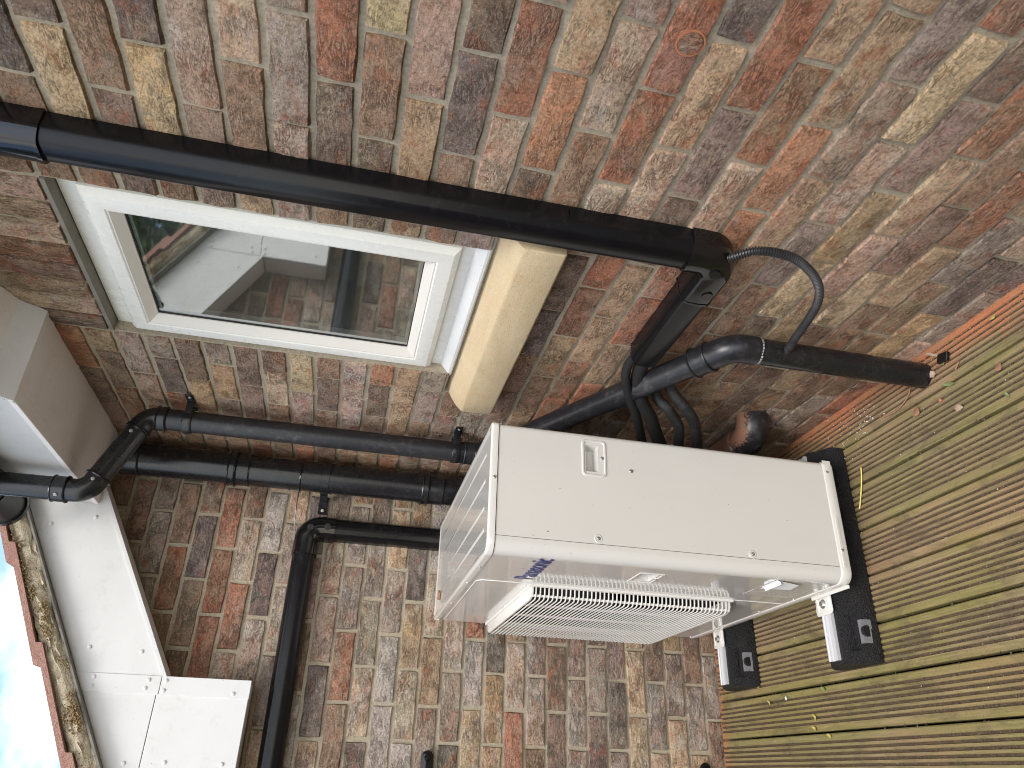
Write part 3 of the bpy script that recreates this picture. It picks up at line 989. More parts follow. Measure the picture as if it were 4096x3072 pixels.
tb = thing('pipe_trunking', (-.24, 0, .8), 'black plastic trunking rising behind the unit and turning along the far brick wall', 'trunking')
BX, BZ = -.241, 1.5465
m = MB(); m.sweep(BASE_PROF, [(BX, 0, .75), (BX, 0, 1.47)], NB); m.build('backplate', 'trunk', tb)
m = MB(); m.sweep(cover_prof(), [(BX, 0, .75), (BX, 0, 1.47)], NB); m.build('cover', 'trunk', tb, 35)
m = MB(); m.sweep(BASE_PROF, [(-.33, 0, BZ), (-1.75, 0, BZ)], NB); m.build('backplate', 'trunk', tb)
m = MB(); m.sweep(cover_prof(), [(-.33, 0, BZ), (-1.75, 0, BZ)], NB); m.build('cover', 'trunk', tb, 35)
m = MB(); m.sweep(cuff(), fillet([(BX, 0, 1.456), (BX, 0, BZ), (-.338, 0, BZ)], [.046], 10), NB); el = m.build('elbow', 'gloss_black', tb, 35)
m = MB(); m.sweep(cuff(1.10), [(BX, 0, 1.452), (BX, 0, 1.459)], NB); m.build('elbow_lip', 'gloss_black', el, 35)
m = MB(); m.sweep(cuff(1.10), [(-.334, 0, BZ), (-.341, 0, BZ)], NB); m.build('elbow_lip', 'gloss_black', el, 35)
for (x, z) in ((-.250, 1.536), (-.243, 1.478)):
    m = MB(); m.tube([(x, -.058, z), (x, -.0695, z)], .0115, 20); m.build('screw_cap', 'gloss_black', el, 40)

# ------------------------------------------------------------------ rainwater downpipe
def ringband(parent, a, b, r, name='collar', mat='pipe', lip=.003):
    a = Vector(a); b = Vector(b); t = (b - a).normalized(); L = (b - a).length
    m = MB()
    m.tube([a, a + t * .003, a + t * .005, a + t * (L - .005), a + t * (L - .003), b], [r + lip * .6, r + lip, r, r, r + lip, r + lip * .6], 28)
    return m.build(name, mat, parent, 35)

dp = thing('downpipe', (-.06, -1.30, 0), 'black round rainwater downpipe from the gutter, bending sideways behind the unit down to the deck', 'downpipe')
PR = .0335
A1, A2 = (-.312, -.44, 2.42), (-.312, -.44, 2.155)
A3, A4 = (-.060, -.44, 2.050), (-.060, -.44, 1.012)
A5, A6 = (-.062, -1.300, .540), (-.062, -1.300, .0)
path1 = fillet([A1, A2, A3, (-.06, -.44, 1.99)], [.05, .05], 8)
m = MB(); m.tube(path1, PR, 28); m.build('swan_neck', 'pipe', dp, 40)
v1 = (Vector(A3) - Vector(A2)).normalized()
ringband(dp, (-.312, -.44, 2.245), (-.312, -.44, 2.205), PR + .0035)
ringband(dp, Vector(A2) + v1 * .045, Vector(A2) + v1 * .052, PR + .0025)
ringband(dp, Vector(A3) - v1 * .055, Vector(A3) - v1 * .043, PR + .0025)
ringband(dp, (-.06, -.44, 2.022), (-.06, -.44, 1.992), PR + .0038)
m = MB(); m.tube([(-.06, -.44, 2.0), (-.06, -.44, 1.06)], PR - .0005, 28); m.build('main_pipe', 'pipe_dusty', dp, 40)
v2 = (Vector(A5) - Vector(A4)).normalized()
m = MB(); m.tube(fillet([(-.06, -.44, 1.09), A4, Vector(A4) + v2 * .10], [.05], 8), PR + .002, 28); m.build('offset_bend', 'pipe', dp, 40)
ringband(dp, (-.06, -.44, 1.065), (-.06, -.44, 1.030), PR + .0035, 'collar', 'pipe_dusty')
m = MB(); m.tube([Vector(A4) + v2 * .05, Vector(A5) - v2 * .06], PR - .0005, 28); m.build('sloping_pipe', 'pipe_brickdust', dp, 40)
m = MB(); m.tube(fillet([Vector(A5) - v2 * .105, A5, (-.062, -1.3, .478)], [.055], 10), PR + .0022, 28); m.build('shoe_bend', 'pipe_brickdust', dp, 40)
ringband(dp, Vector(A5) - v2 * .112, Vector(A5) - v2 * .062, PR + .0042, 'collar', 'pipe_brickdust', .0035)
m = MB(); m.tube([(-.062, -1.3, .50), (-.062, -1.3, .001)], PR - .0005, 28); m.build('lower_pipe', 'pipe', dp, 40)
m = MB(); 
rnd = random.Random(4)
for a in range(0, 360, 12):
    ca, sa = math.cos(R_(a)), math.sin(R_(a))
    h = rnd.uniform(.002, .006)
    m.add([(-.062 + ca * (PR + .0028) + dx, -1.3 + sa * (PR + .0028) + dy, .478 - h * k) for k in (0, 1) for dx, dy in ((-sa * .003, ca * .003), (sa * .003, -ca * .003))] , [(0, 1, 3, 2)])
m.build('sealant_bead', 'sealant', dp, fix=False)
def pipe_clip(z, name='pipe_clip'):
    m = MB()
    m.tube([(-.06, -.44, z + .014), (-.06, -.44, z + .0125), (-.06, -.44, z - .0125), (-.06, -.44, z - .014)], [PR + .001, PR + .0042, PR + .0042, PR + .001], 28)
    m.box((.004, -.475, z - .011), (-.052, -.462, z + .011))
    m.box((-.001, -.515, z - .012), (-.0065, -.462, z + .012))
    m.box((-.001, -.405, z - .012), (-.0065, -.425, z + .012))
    c = m.build(name, 'pipe', dp, 40, bevel=.0015)
    screw(c, (-.0065, -.503, z), NR, .0052, 'zinc')
pipe_clip(1.932); pipe_clip(1.092)
screw(dp, (-.312 - .026, -.44 - .028, 2.225), (-.7, -.72, 0), .0055, 'sealant')
q = Vector(A2) + v1 * .04; screw(dp, q + Vector((-.008, -.034, .0)), (-.1, -1, -.1), .0055, 'sealant')
q = Vector(A3) - v1 * .06; screw(dp, q + Vector((-.008, -.034, .004)), (-.1, -1, .05), .0055, 'sealant')

# ------------------------------------------------------------------ gutter
gt = thing('gutter', (-.312, -.3, 2.37), 'black half-round gutter above the downpipe, grimy with a union ring', 'gutter')
def halfpipe(y0, y1, r, th, xc, zc):
    m = MB()
    secs = []
    for y in (y0, y1):
        o_ = [(xc + math.cos(math.pi + math.pi * k / 16) * r, y, zc + math.sin(math.pi + math.pi * k / 16) * r) for k in range(17)]
        i_ = [(xc + math.cos(math.pi + math.pi * k / 16) * (r - th), y, zc + math.sin(math.pi + math.pi * k / 16) * (r - th)) for k in range(16, -1, -1)]
        secs.append(o_ + i_)
    return m.loft(secs)
halfpipe(-1.9, -.215, .056, .003, -.312, 2.445).build('trough', 'pipe_dusty', gt, 40)
halfpipe(-.50, -.38, .0605, .0042, -.312, 2.445).build('outlet_union', 'pipe_dusty', gt, 40)
for y in (-.505, -.385):
    halfpipe(y, y + .008, .065, .009, -.312, 2.445).build('union_ring', 'pipe', gt, 40)
halfpipe(-.222, -.205, .062, .006, -.312, 2.445).build('stop_end_ring', 'pipe', gt, 40)
m = MB(); m.prism([(-.312 + math.cos(math.pi + math.pi * k / 16) * .057, 2.445 + math.sin(math.pi + math.pi * k / 16) * .057) for k in range(17)], lambda p, d: (p[0], d, p[1]), -.213, -.206)
m.build('stop_end', 'pipe', gt, 40)

# ------------------------------------------------------------------ soil pipe in the corner
so = thing('soil_pipe', (-.08, -.112, 0), 'thick black soil pipe standing in the corner between the two brick walls', 'pipe')
SR = .0535
m = MB(); m.tube([(-.08, -.112, 2.19), (-.08, -.112, 0)], SR, 32); m.build('stack', 'pipe', so, 40)
ringband(so, (-.08, -.112, 2.185), (-.08, -.112, 2.125), SR + .003)
ringband(so, (-.08, -.112, 1.838), (-.08, -.112, 1.812), SR + .0055, lip=.004)
ringband(so, (-.08, -.112, 1.812), (-.08, -.112, 1.765), SR + .002)
ringband(so, (-.08, -.112, 1.165), (-.08, -.112, 1.140), SR + .006, lip=.004)
ringband(so, (-.08, -.112, 1.140), (-.08, -.112, 1.085), SR + .0025)
br = MB()
br.tube([(-.08, -.112, 1.522), (-.08, -.112, 1.521), (-.08, -.112, 1.493), (-.08, -.112, 1.492)], [SR, SR + .003, SR + .003, SR], 32)
br.box((-.125, -.0785, 1.494), (-.1365, -.004, 1.520))
br.box((-.128, -.0075, 1.492), (-.182, -.0025, 1.522))
b_ = br.build('wall_strap', 'pipe', so, 40)
screw(b_, (-.168, -.0075, 1.507), NB, .006, 'chalk')
m = MB()
pts = [(-.08 + (SR + .0022) * math.cos(R_(a)), -.112 + (SR + .0022) * math.sin(R_(a)), 1.592) for a in range(0, 361, 12)]
m.tube(pts, .0025, 8, False)
ty = m.build('cable_tie', 'gloss_black', so, 40)
m = MB(); m.tube([(-.128, -.128, 1.592), (-.17, -.10, 1.594), (-.235, -.062, 1.594), (-.296, -.05, 1.585)], [.0035, .0018, .0018, .0014], 8); m.build('tie_tail', 'gloss_black', ty, 40)

# ------------------------------------------------------------------ insulated pipes, sleeves, condensate hose
def tube_thing(name, pts, r, mat, label, cat, group=None, n=12, seg=16):
    m = MB(); m.tube(smooth_path(pts, n), r, seg)
    return tag(m.build(name, mat, None, 50), label, cat, group)
tube_thing('insulated_pipe', [(-.030, -1.19, .722), (-.038, -1.125, .738), (-.060, -1.082, .735), (-.085, -1.02, .702), (-.105, -.95, .655), (-.115, -.85, .602), (-.13, -.75, .55)], .0125, 'foam',
           'thin black foam-covered pipe leaving the end of the trunking, upper of two', 'pipe')
tube_thing('insulated_pipe', [(-.035, -1.19, .700), (-.042, -1.115, .704), (-.062, -1.06, .694), (-.085, -1.01, .664), (-.105, -.955, .615), (-.12, -.86, .555), (-.14, -.76, .48)], .0185, 'foam',
           'thick black foam-covered pipe leaving the end of the trunking, lower of two', 'pipe')
tube_thing('braided_sleeve', [(-.025, -1.02, .625), (-.06, -.992, .606), (-.09, -.985, .573), (-.108, -.93, .52), (-.125, -.83, .475), (-.14, -.73, .42)], .0150, 'braid',
           'black braided cable sleeve behind the unit, nearer the foam pipes', 'cable')
tube_thing('braided_sleeve', [(-.025, -1.075, .612), (-.060, -1.04, .585), (-.085, -1.018, .545), (-.105, -.965, .488), (-.12, -.85, .425), (-.14, -.75, .37)], .0158, 'braid',
           'black braided cable sleeve curving out furthest from the foam pipes', 'cable')
hp_ = smooth_path([(-.046, -1.600, .705), (-.048, -1.640, .660), (-.05, -1.643, .590), (-.05, -1.613, .527), (-.05, -1.567, .474), (-.051, -1.512, .441), (-.053, -1.449, .424), (-.058, -1.390, .416), (-.070, -1.322, .410)], 30)
# resample evenly and corrugate
acc = [0]
for a, b in zip(hp_, hp_[1:]): acc.append(acc[-1] + (b - a).length)
N_ = int(acc[-1] / .0014); pts = []; rad = []; j = 0
for i in range(N_):
    d = acc[-1] * i / (N_ - 1)
    while j < len(acc) - 2 and acc[j + 1] < d: j += 1
    f = (d - acc[j]) / max(1e-9, acc[j + 1] - acc[j])
    pts.append(hp_[j].lerp(hp_[j + 1], f)); rad.append(.0100 if i % 4 in (0, 1) else .0070)
m = MB(); m.tube(pts, rad, 14)
tag(m.build('condensate_hose', 'hose', None, 25), 'thin black corrugated hose looping from the trunking elbow to the downpipe', 'hose')

# capped waste stub near the deck
st = thing('waste_outlet', (-.05, -.75, .2), 'short thick black waste pipe smeared with orange brick dust, bending into the wall', 'pipe')
m = MB(); m.tube(fillet([(-.056, -.60, .222), (-.056, -.838, .222), (.02, -.838, .222)], [.05], 10), .049, 28); m.build('bend', 'stub_dust', st, 40)
m = MB(); m.tube([(-.056, -.62, .222), (-.056, -.765, .222), (-.056, -.768, .222)], [.053, .053, .050], 28); m.build('socket', 'stub_dust', st, 40)

# ------------------------------------------------------------------ gable board, box end, verge
gb = thing('gable_board', (-.6, -.1, 1.64), 'white plastic gable board sloping up under the roof verge with a boxed lower end', 'fascia')
FY = lambda y0: (lambda p, d: (p[0], d, p[1]))
f_ = FY(0)
m = MB(); m.prism([(-.768, zlow(-.768)), (-.012, zlow(-.012)), (-.012, zup(-.012)), (-.768, zup(-.768))], f_, -.115, -.10); m.build('board_panel', 'upvc', gb, None, bevel=.002)
m = MB(); m.prism([(-.766, zlow(-.766) + .001), (-.012, zlow(-.012) + .001), (-.012, zlow(-.012) + .013), (-.766, zlow(-.766) + .013)], f_, -.0995, -.006); m.build('underside_soffit', 'soffit', gb)
m = MB(); m.prism([(-.768, zlow(-.768)), (-.012, zlow(-.012)), (-.012, zlow(-.012) + .012), (-.768, zlow(-.768) + .012)], f_, -.1185, -.1153); m.build('edge_trim', 'upvc', gb)
m = MB(); m.prism([(-.8155, 1.906), (-.8155, zup(-.8155)), (-1.188, 1.906)], f_, -.115, -.10); m.build('board_panel', 'upvc', gb, None, bevel=.0015)
m = MB(); m.prism([(-.8155, 1.638), (-.8155, 1.9045), (-1.188, 1.9045), (-1.655, 1.641)], f_, -.114, -.10); bx = m.build('box_end_panel', 'upvc', gb, None, bevel=.0015)
m = MB(); m.box((-.766, -.1135, 1.6365), (-.8195, -.1175, 1.8985)); m.build('cover_strip', 'upvc', gb, None, bevel=.0012)
m = MB(); m.prism([(-.766, 1.9), (-.766, zup(-.766)), (-.8195, zup(-.8195)), (-.8195, 1.9)], f_, -.1135, -.1175); m.build('cover_strip', 'upvc', gb, None, bevel=.0012)
m = MB(); m.box((-.772, -.0995, 1.640), (-1.655, -.006, 1.652)); m.build('box_soffit', 'soffit', gb)
m = MB(); m.box((-.768, -.0995, 1.653), (-.780, -.006, 1.885)); m.build('box_cheek', 'soffit', gb)
def cap(parent, x, z, y=-.1155):
    m = MB(); secs = []
    for rr, h in ((.0062, 0), (.0058, .0018), (.0035, .0032)):
        secs.append([(x + rr * math.cos(k * math.pi / 5), y - h, z + rr * math.sin(k * math.pi / 5)) for k in range(10)])
    m.loft(secs); m.build('nail_cap', 'upvc', parent, 40)
for x, z in ((-.33, 2.34), (-.295, 2.215), (-.695, 2.125), (-.700, 1.975), (-1.005, 1.95)): cap(gb, x, z)
for x, z in ((-.778, 2.09), (-.803, 2.09), (-.779, 1.935), (-.803, 1.94), (-.779, 1.885), (-.807, 1.887), (-.807, 1.685)): cap(gb, x, z, -.1178)
for x, z in ((-1.0, 1.84), (-1.0, 1.68)): cap(gb, x, z, -.1145)

rf = thing('tiled_roof', (-.6, .5, 2.0), 'red clay tiled roof edge with mossy mortared verge above the white board', 'roof')
def zt(x): return zup(x) + .088
# mortar verge: displaced strip
rnd = random.Random(9)
m = MB(); nx, nz = 90, 9
def vg(i, j):
    x = .05 - 1.85 * i / nx
    t = j / (nz - 1)
    bul = .012 * math.sin(math.pi * t)
    n = .0055 * (math.sin(i * .9 + 3 * j) + math.sin(i * 2.3 + j * 1.7)) * .5 + rnd.uniform(-.0035, .0035)
    return (x + rnd.uniform(-.004, .004), -.142 - bul - n, zup(x) + .008 + t * .066 + (rnd.uniform(-.005, .005) if 0 < j < nz - 1 else rnd.uniform(-.003, .004)))
G = [[vg(i, j) for j in range(nz)] for i in range(nx + 1)]
vs = [p for r in G for p in r]
fs = [(i * nz + j, (i + 1) * nz + j, (i + 1) * nz + j + 1, i * nz + j + 1) for i in range(nx) for j in range(nz - 1)]
b0 = len(vs)
for i in range(nx + 1):
    vs += [(G[i][0][0], -.02, G[i][0][2]), (G[i][-1][0], -.02, G[i][-1][2])]
for i in range(nx):
    fs.append((i * nz, b0 + 2 * i, b0 + 2 * i + 2, (i + 1) * nz))
    fs.append((i * nz + nz - 1, (i + 1) * nz + nz - 1, b0 + 2 * i + 3, b0 + 2 * i + 1))
m.add(vs, fs); m.build('verge_mortar', 'verge', rf, 60)
m = MB(); m.prism([(.05, zup(.05) + .001), (-1.8, zup(-1.8) + .001), (-1.8, zup(-1.8) + .008), (.05, zup(.05) + .008)], f_, -.146, -.02); m.build('undercloak', 'undercloak', rf)
# tiles: rows overlap down the slope
sl = math.atan(.564); cs, sn = math.cos(sl), math.sin(sl)
rnd = random.Random(12)
for c_ in range(5):
    for r_ in range(-2, 5):
        xl = -.470 - .287 * (r_ - 0)
        L = .40; th = .018
        lift = .026
        y0 = -.165 + .30 * c_; y1 = y0 + .296
        ax, az = xl, zup(xl) + .078
        bx_, bz = xl + L * cs, zup(xl + L * cs) + .078 - lift + .004
        m = MB(); secs = []
        for k in range(13):
            t = k / 12
            roll = .018 * max(0, math.sin(math.pi * min(1, t * 3))) if c_ else .004
            roll += .018 * max(0, math.sin(math.pi * max(0, min(1, t * 3 - 1.5))))
            y = y0 + (y1 - y0) * t
            secs.append([(ax, y, az + roll), (ax - .002, y, az + th + roll), (bx_, y, bz + th + roll), (bx_, y, bz + roll)])
        m.loft(secs); m.build('roof_tile', 'tile', rf, 40)
m = MB(); m.prism([(.05, zup(.05) + .03), (-1.75, zup(-1.75) + .03), (-1.75, zup(-1.75) + .05), (.05, zup(.05) + .05)], f_, -.01, 1.4); m.build('roof_deck', 'soil', rf)
# moss clumps
rnd = random.Random(31)
m = MB()
ico = bmesh.new(); bmesh.ops.create_icosphere(ico, subdivisions=1, radius=1.0)
iv = [v.co.copy() for v in ico.verts]; jf = [tuple(v.index for v in f.verts) for f in ico.faces]; ico.free()
for (xc, t0, n_, spread) in ((-.40, .8, 26, .03), (-.50, .75, 60, .05), (-.55, .8, 30, .03), (-.655, .5, 70, .035), (-.60, .35, 40, .03), (-.885, .25, 150, .038), (-.90, .6, 40, .03), (-.75, .1, 18, .02), (-1.05, .5, 60, .05)):
    for _ in range(n_):
        x = xc + rnd.gauss(0, spread * .6); t = t0 + rnd.gauss(0, .12)
        r = rnd.uniform(.0014, .0042)
        p = Vector((x, -.155 - rnd.uniform(0, .006), zup(x) + .008 + max(-.05, min(1.1, t)) * .066))
        m.add([p + v * r * rnd.uniform(.7, 1.2) for v in iv], jf)
mo = m.build('moss_clumps', 'moss', rf, fix=False); tag(mo, kind='stuff')

# ------------------------------------------------------------------ boxed eaves over the window wall
ev = thing('boxed_eaves', (-.12, -.5, 2.2), 'white plastic boxed eaves with grubby soffit above the window wall corner', 'soffit')
SZ = 2.222
m = MB(); m.box((.004, -.905, SZ), (-.215, -.118, SZ + .012)); m.build('soffit_panel', 'soffit', ev)
m = MB(); m.box((-.2155, -.905, SZ - .005), (-.252, -.118, SZ + .010)); m.build('corner_trim', 'soffit', ev, None, bevel=.002)
m = MB(); m.box((-.2365, -.904, SZ + .0105), (-.2495, -.118, SZ + .24)); m.build('fascia_board', 'upvc', ev)
m = MB(); m.prism([(-.9055, SZ - .004), (-.9055, SZ + .010), (-.940, SZ + .058), (-.944, SZ + .048)], lambda p, d: (d, p[0], p[1]), .004, -.252); m.build('joint_strip', 'upvc', ev)
m = MB(); m.prism([(-.8895, SZ - .0035), (-.905, SZ - .0035), (-.905, SZ - .0005), (-.8895, SZ - .0005)], lambda p, d: (d, p[0], p[1]), .004, -.252); m.build('joint_strip', 'soffit', ev)
def zsl(y): return SZ + .044 + .53 * (-.936 - y)
m = MB(); m.prism([(-.938, zsl(-.938)), (-2.6, zsl(-2.6)), (-2.6, zsl(-2.6) + .012), (-.938, zsl(-.938) + .012)], lambda p, d: (d, p[0], p[1]), .004, -.236); m.build('raking_soffit', 'soffit', ev)
m = MB(); m.prism([(-.905, zsl(-.938) - .03), (-2.6, zsl(-2.6) - .012), (-2.6, zsl(-2.6) + .20), (-.905, zsl(-.905) + .22)], lambda p, d: (d, p[0], p[1]), -.2365, -.2525); m.build('raking_fascia', 'upvc', ev)
m = MB()
m.prism([(-.944, zsl(-.944) - .014), (-2.6, zsl(-2.6) - .014), (-2.6, zsl(-2.6) - .002), (-.944, zsl(-.944) - .002)], lambda p, d: (d, p[0], p[1]), -.212, -.236); m.build('corner_trim', 'soffit', ev)
m = MB(); m.prism([(.10, SZ + .26), (-.10, SZ + .24), (-2.6, zsl(-2.6) + .24), (-2.6, zsl(-2.6) + .28), (.1, SZ + .32)], lambda p, d: (d, p[0], p[1]), .6, -.27); m.build('roof_edge', 'tile', ev)

# ------------------------------------------------------------------ unseen fence added across the passage to shade the unit's front
fn = thing('added_shade_fence', (-2.35, -1.7, 0), 'unseen brown close-boarded timber fence added across the passage to shade the front of the outdoor unit', 'fence')
for i in range(38):
    m = MB(); y = -.03 - .1 * i
    m.prism([(-2.35, y), (-2.35, y - .098), (-2.366, y - .098), (-2.357, y)], lambda p, d: (p[0], p[1], d), -.12, 1.70)
    m.build('shade_fence_board', 'fence', fn)
for z in (.3, 1.0, 1.5):
    m = MB(); m.box((-2.37, 0, z), (-2.41, -3.85, z + .07)); m.build('shade_fence_rail', 'fence', fn)
# ------------------------------------------------------------------ outdoor unit
XF, XB, YN, YF, ZB, ZT = -.537, -.198, -.998, -.055, .124, 1.056
hp = thing('heat_pump', (-.37, -.53, .09), 'cream outdoor heat pump unit with side-on fan grille standing in the corner on rubber feet', 'heat pump')
def arc(cx, cy, r, a0, a1, n=8):
    return [(cx + r * math.cos(R_(a0 + (a1 - a0) * k / n)), cy + r * math.sin(R_(a0 + (a1 - a0) * k / n))) for k in range(n + 1)]
RC = .032
def wall_strip(pts, z0, z1, m):
    n = len(pts)
    m.add([(x, y, z0) for x, y in pts] + [(x, y, z1) for x, y in pts], [(i, i + 1, n + i + 1, n + i) for i in range(n - 1)])
def panel_grid(m, us, vs, holes, fn):
    us = sorted(set(us)); vs = sorted(set(vs))
    for i in range(len(us) - 1):
        for j in range(len(vs) - 1):
            cu, cv = (us[i] + us[i + 1]) / 2, (vs[j] + vs[j + 1]) / 2
            if any(a < cu < b and c < cv < d for a, b, c, d in holes): continue
            m.add([fn(us[i], vs[j]), fn(us[i + 1], vs[j]), fn(us[i + 1], vs[j + 1]), fn(us[i], vs[j + 1])], [(0, 1, 2, 3)])
GY0, GY1, GZ0, GZ1 = -.704, -.075, .290, .890
HF = (-.908, -.836, .600, .648)          # front handle pocket (y, z)
HS = (-.306, -.232, .790, .824)          # side handle pocket (x, z)
m = MB()
panel_grid(m, [YN + RC, HF[0], HF[1], GY0 + .012, GY1 - .012, YF - .022], [ZB, GZ0 + .012, HF[2], HF[3], GZ1 - .012, ZT],
           [HF, (GY0 + .012, GY1 - .012, GZ0 + .012, GZ1 - .012)], lambda u, v: (XF, u, v))
wall_strip([(-.4968, YN + .012), (-.4968, YN)] + arc(XF + RC, YN + RC, RC, 270, 180), ZB, ZT, m)
wall_strip(arc(XF + .022, YF - .022, .022, 180, 90), ZB, ZT, m)
wall_strip([(XF + .022, YF), (XB, YF)], ZB, ZT, m)
me_front = m.build('front_panel', 'paint', hp, 60)
m = MB()
SX0, SX1 = -.4954, XB - .014
panel_grid(m, [SX0, HS[0], HS[1], SX1], [ZB, HS[2], HS[3], ZT], [HS], lambda u, v: (u, YN, v))
wall_strip([(SX0, YN), (SX0, YN + .012)], ZB, ZT, m)
wall_strip(arc(XB - .014, YN + .014, .014, 270, 360), ZB, ZT, m)
wall_strip([(XB, YN + .014), (XB, YF)], ZB, ZT, m)
sp = m.build('side_panel', 'paint', hp, 60)
m = MB(); m.box((-.4966, YN + .011, ZB), (-.4956, YN + .0125, ZT)); m.build('panel_gap', 'dark', hp)
# handle pockets
def pocket_side():
    m = MB(); a, b, c, d = HS
    y0, y1 = YN, YN + .030
    m.add([(a, y0, c), (b, y0, c), (b, y0, d), (a, y0, d), (a + .006, y1, c + .004), (b - .006, y1, c + .004), (b - .006, y1 - .004, d - .002), (a + .006, y1 - .004, d - .002)],
          [(0, 1, 5, 4), (1, 2, 6, 5), (2, 3, 7, 6), (3, 0, 4, 7), (4, 5, 6, 7)])
    h = m.build('handle', 'paint', hp, None, fix=False)
    m = MB()
    def rr(x0, x1, z0, z1, r):
        return arc(x0 + r, z0 + r, r, 180, 270, 5) + arc(x1 - r, z0 + r, r, 270, 360, 5) + arc(x1 - r, z1 - r, r, 0, 90, 5) + arc(x0 + r, z1 - r, r, 90, 180, 5)
    o = rr(-.3195, -.2165, .767, .835, .012); i1 = rr(-.3175, -.2185, .769, .833, .010); i2 = rr(-.314, -.222, .7725, .8295, .008); i3 = rr(-.312, -.224, .7745, .8275, .007)
    m.loft([[(x, YN - h_, z) for x, z in sec] for sec, h_ in ((o, 0), (i1, .0026), (i2, .0026), (i3, .0003))], cap=False)
    m.build('handle_rim', 'paint', h, 40)
    screw(h, (-.266, YN, .779), NB, .0048)
pocket_side()
def pocket_front():
    m = MB(); a, b, c, d = HF
    x0, x1 = XF, XF + .028
    m.add([(x0, a, c), (x0, b, c), (x0, b, d), (x0, a, d), (x1, a + .006, c + .004), (x1, b - .006, c + .004), (x1, b - .006, d - .002), (x1, a + .006, d - .002)],
          [(0, 1, 5, 4), (1, 2, 6, 5), (2, 3, 7, 6), (3, 0, 4, 7), (4, 5, 6, 7)])
    h = m.build('handle', 'paint', hp, None, fix=False)
    m = MB()
    m.ring(-.922, -.821, .588, .658, [(0, XF), (.002, XF - .0022), (.0045, XF - .0022), (.006, XF)])
    m.build('handle_rim', 'paint', h, 40)
    screw(h, (XF, -.872, .594), NR, .0045)
pocket_front()
# seam beads on the front panel
def bead(*p):
    m = MB(); m.tube(p, .0016, 6); m.build('pressed_bead', 'paint', hp, 50)
bead((XF, -.708, .125), (XF, -.708, .286))
bead((XF, -.708, .90), (XF, -.708, 1.030), (XF, -.694, 1.044), (XF, -.085, 1.044))
# lid
def foot(e, zz):
    r1, r2 = RC + e, .022 + e
    pts = arc(XF - e + r1, YN - e + r1, r1, 180, 270) + arc(XB + e - .016, YN - e + .016, .016, 270, 360) + arc(XB + e - .016, YF + e - .016, .016, 0, 90) + arc(XF - e + r2, YF + e - r2, r2, 90, 180)
    return [(x, y, zz) for x, y in pts]
m = MB(); m.loft([foot(.0005, 1.0572), foot(.0028, 1.058), foot(.0028, 1.0715), foot(.0015, 1.0748), foot(-.002, 1.0765), foot(-.012, 1.0762), foot(-.016, 1.0742), foot(-.02, 1.0738)])
lid = m.build('lid', 'paint', hp, 50)
for i, (x, y0, y1) in enumerate(((-.262, -.93, -.12), (-.335, -.93, -.12), (-.408, -.93, -.12), (-.468, -.94, -.16))):
    m = MB()
    secs = [[(x - .007, y, 1.0730), (x - .003, y, 1.0752 if k in (1, 2) else 1.0735), (x + .003, y, 1.0752 if k in (1, 2) else 1.0735), (x + .007, y, 1.0730)] for k, y in enumerate((y0, y0 + .006, y1 - .006, y1))]
    m.loft(secs); m.build('pressed_rib', 'paint', lid, 40)
for y in (-.853, -.672, -.386, -.099): screw(lid, (XF - .0028, y, 1.0645), NR, .0042)
screw(lid, (-.350, YN - .0028, 1.0648), NB, .0046)
# base pan
m = MB(); m.loft([foot(-.004, .0925), foot(.001, .0935), foot(.0025, .097), foot(.0025, .1215), foot(.0005, .1238)])
bp = m.build('base_pan', 'paint', hp, 50)
m = MB()
m.loft([[(x, YN - .0024 - d, z) for x, z in arc(-.365, .1115, .0035, -90, 90, 5) + arc(-.495, .1115, .0035, 90, 270, 5)] for d in (0, .0022)])
m.build('pressed_rib', 'paint', bp, 40)
m = MB(); m.prism([(-.548, .0965), (-.5385, .0965), (-.5385, .1005), (-.548, .1005)], lambda p, d: (p[0], d, p[1]), -.985, -.815); m.build('lip', 'paint', bp, None, bevel=.001)
for x, z in ((-.293, .700), (-.482, .795), (-.485, .376)):
    m = MB(); secs = [[(x + rr * math.cos(k * math.pi / 8), YN - h, z + rr * math.sin(k * math.pi / 8)) for k in range(16)] for rr, h in ((.0115, 0), (.0085, .0012), (.0078, .0002))]
    if x < -.4:
        m.loft(secs); m.build('screw_dimple', 'paint', sp, 40)
    screw(sp, (x, YN - .0004, z), NB, .0052)
screw(bp, (-.452, YN - .0046, .1115), NB, .0042)
screw(bp, (-.229, YN - .0025, .1125), NB, .0042)
for y in (-.775, -.581, -.09): screw(me_front, (XF, y, .130), NR, .004)
m = MB(); m.prism([(-.2115, .099), (-.1955, .099), (-.1955, .124), (-.2065, .124)], lambda p, d: (p[0], d, p[1]), YN - .0035, YN - .0026); m.build('corner_tab', 'paint', bp)

# logo lettering
cu = bpy.data.curves.new('logo', 'FONT')
cu.body = 'Panasonic'; cu.size = .04; cu.extrude = .0003; cu.offset = .0005; cu.space_character = .97
tmp = bpy.data.objects.new('logo_curve', cu); COL.objects.link(tmp)
bpy.context.view_layer.update()
me = bpy.data.meshes.new_from_object(tmp.evaluated_get(bpy.context.evaluated_depsgraph_get()))
xs = [v.co.x for v in me.vertices]; x0, x1 = min(xs), max(xs)
sc = .215 / (x1 - x0)
for v in me.vertices:
    v.co = Vector((XF - .0009 - v.co.z, -.758 - (v.co.x - x0) * sc, .902 + v.co.y * sc * 1.3))
me.materials.clear(); me.materials.append(MAT['blue'])
bpy.data.objects.remove(tmp)
link('brand_lettering', me, me_front)
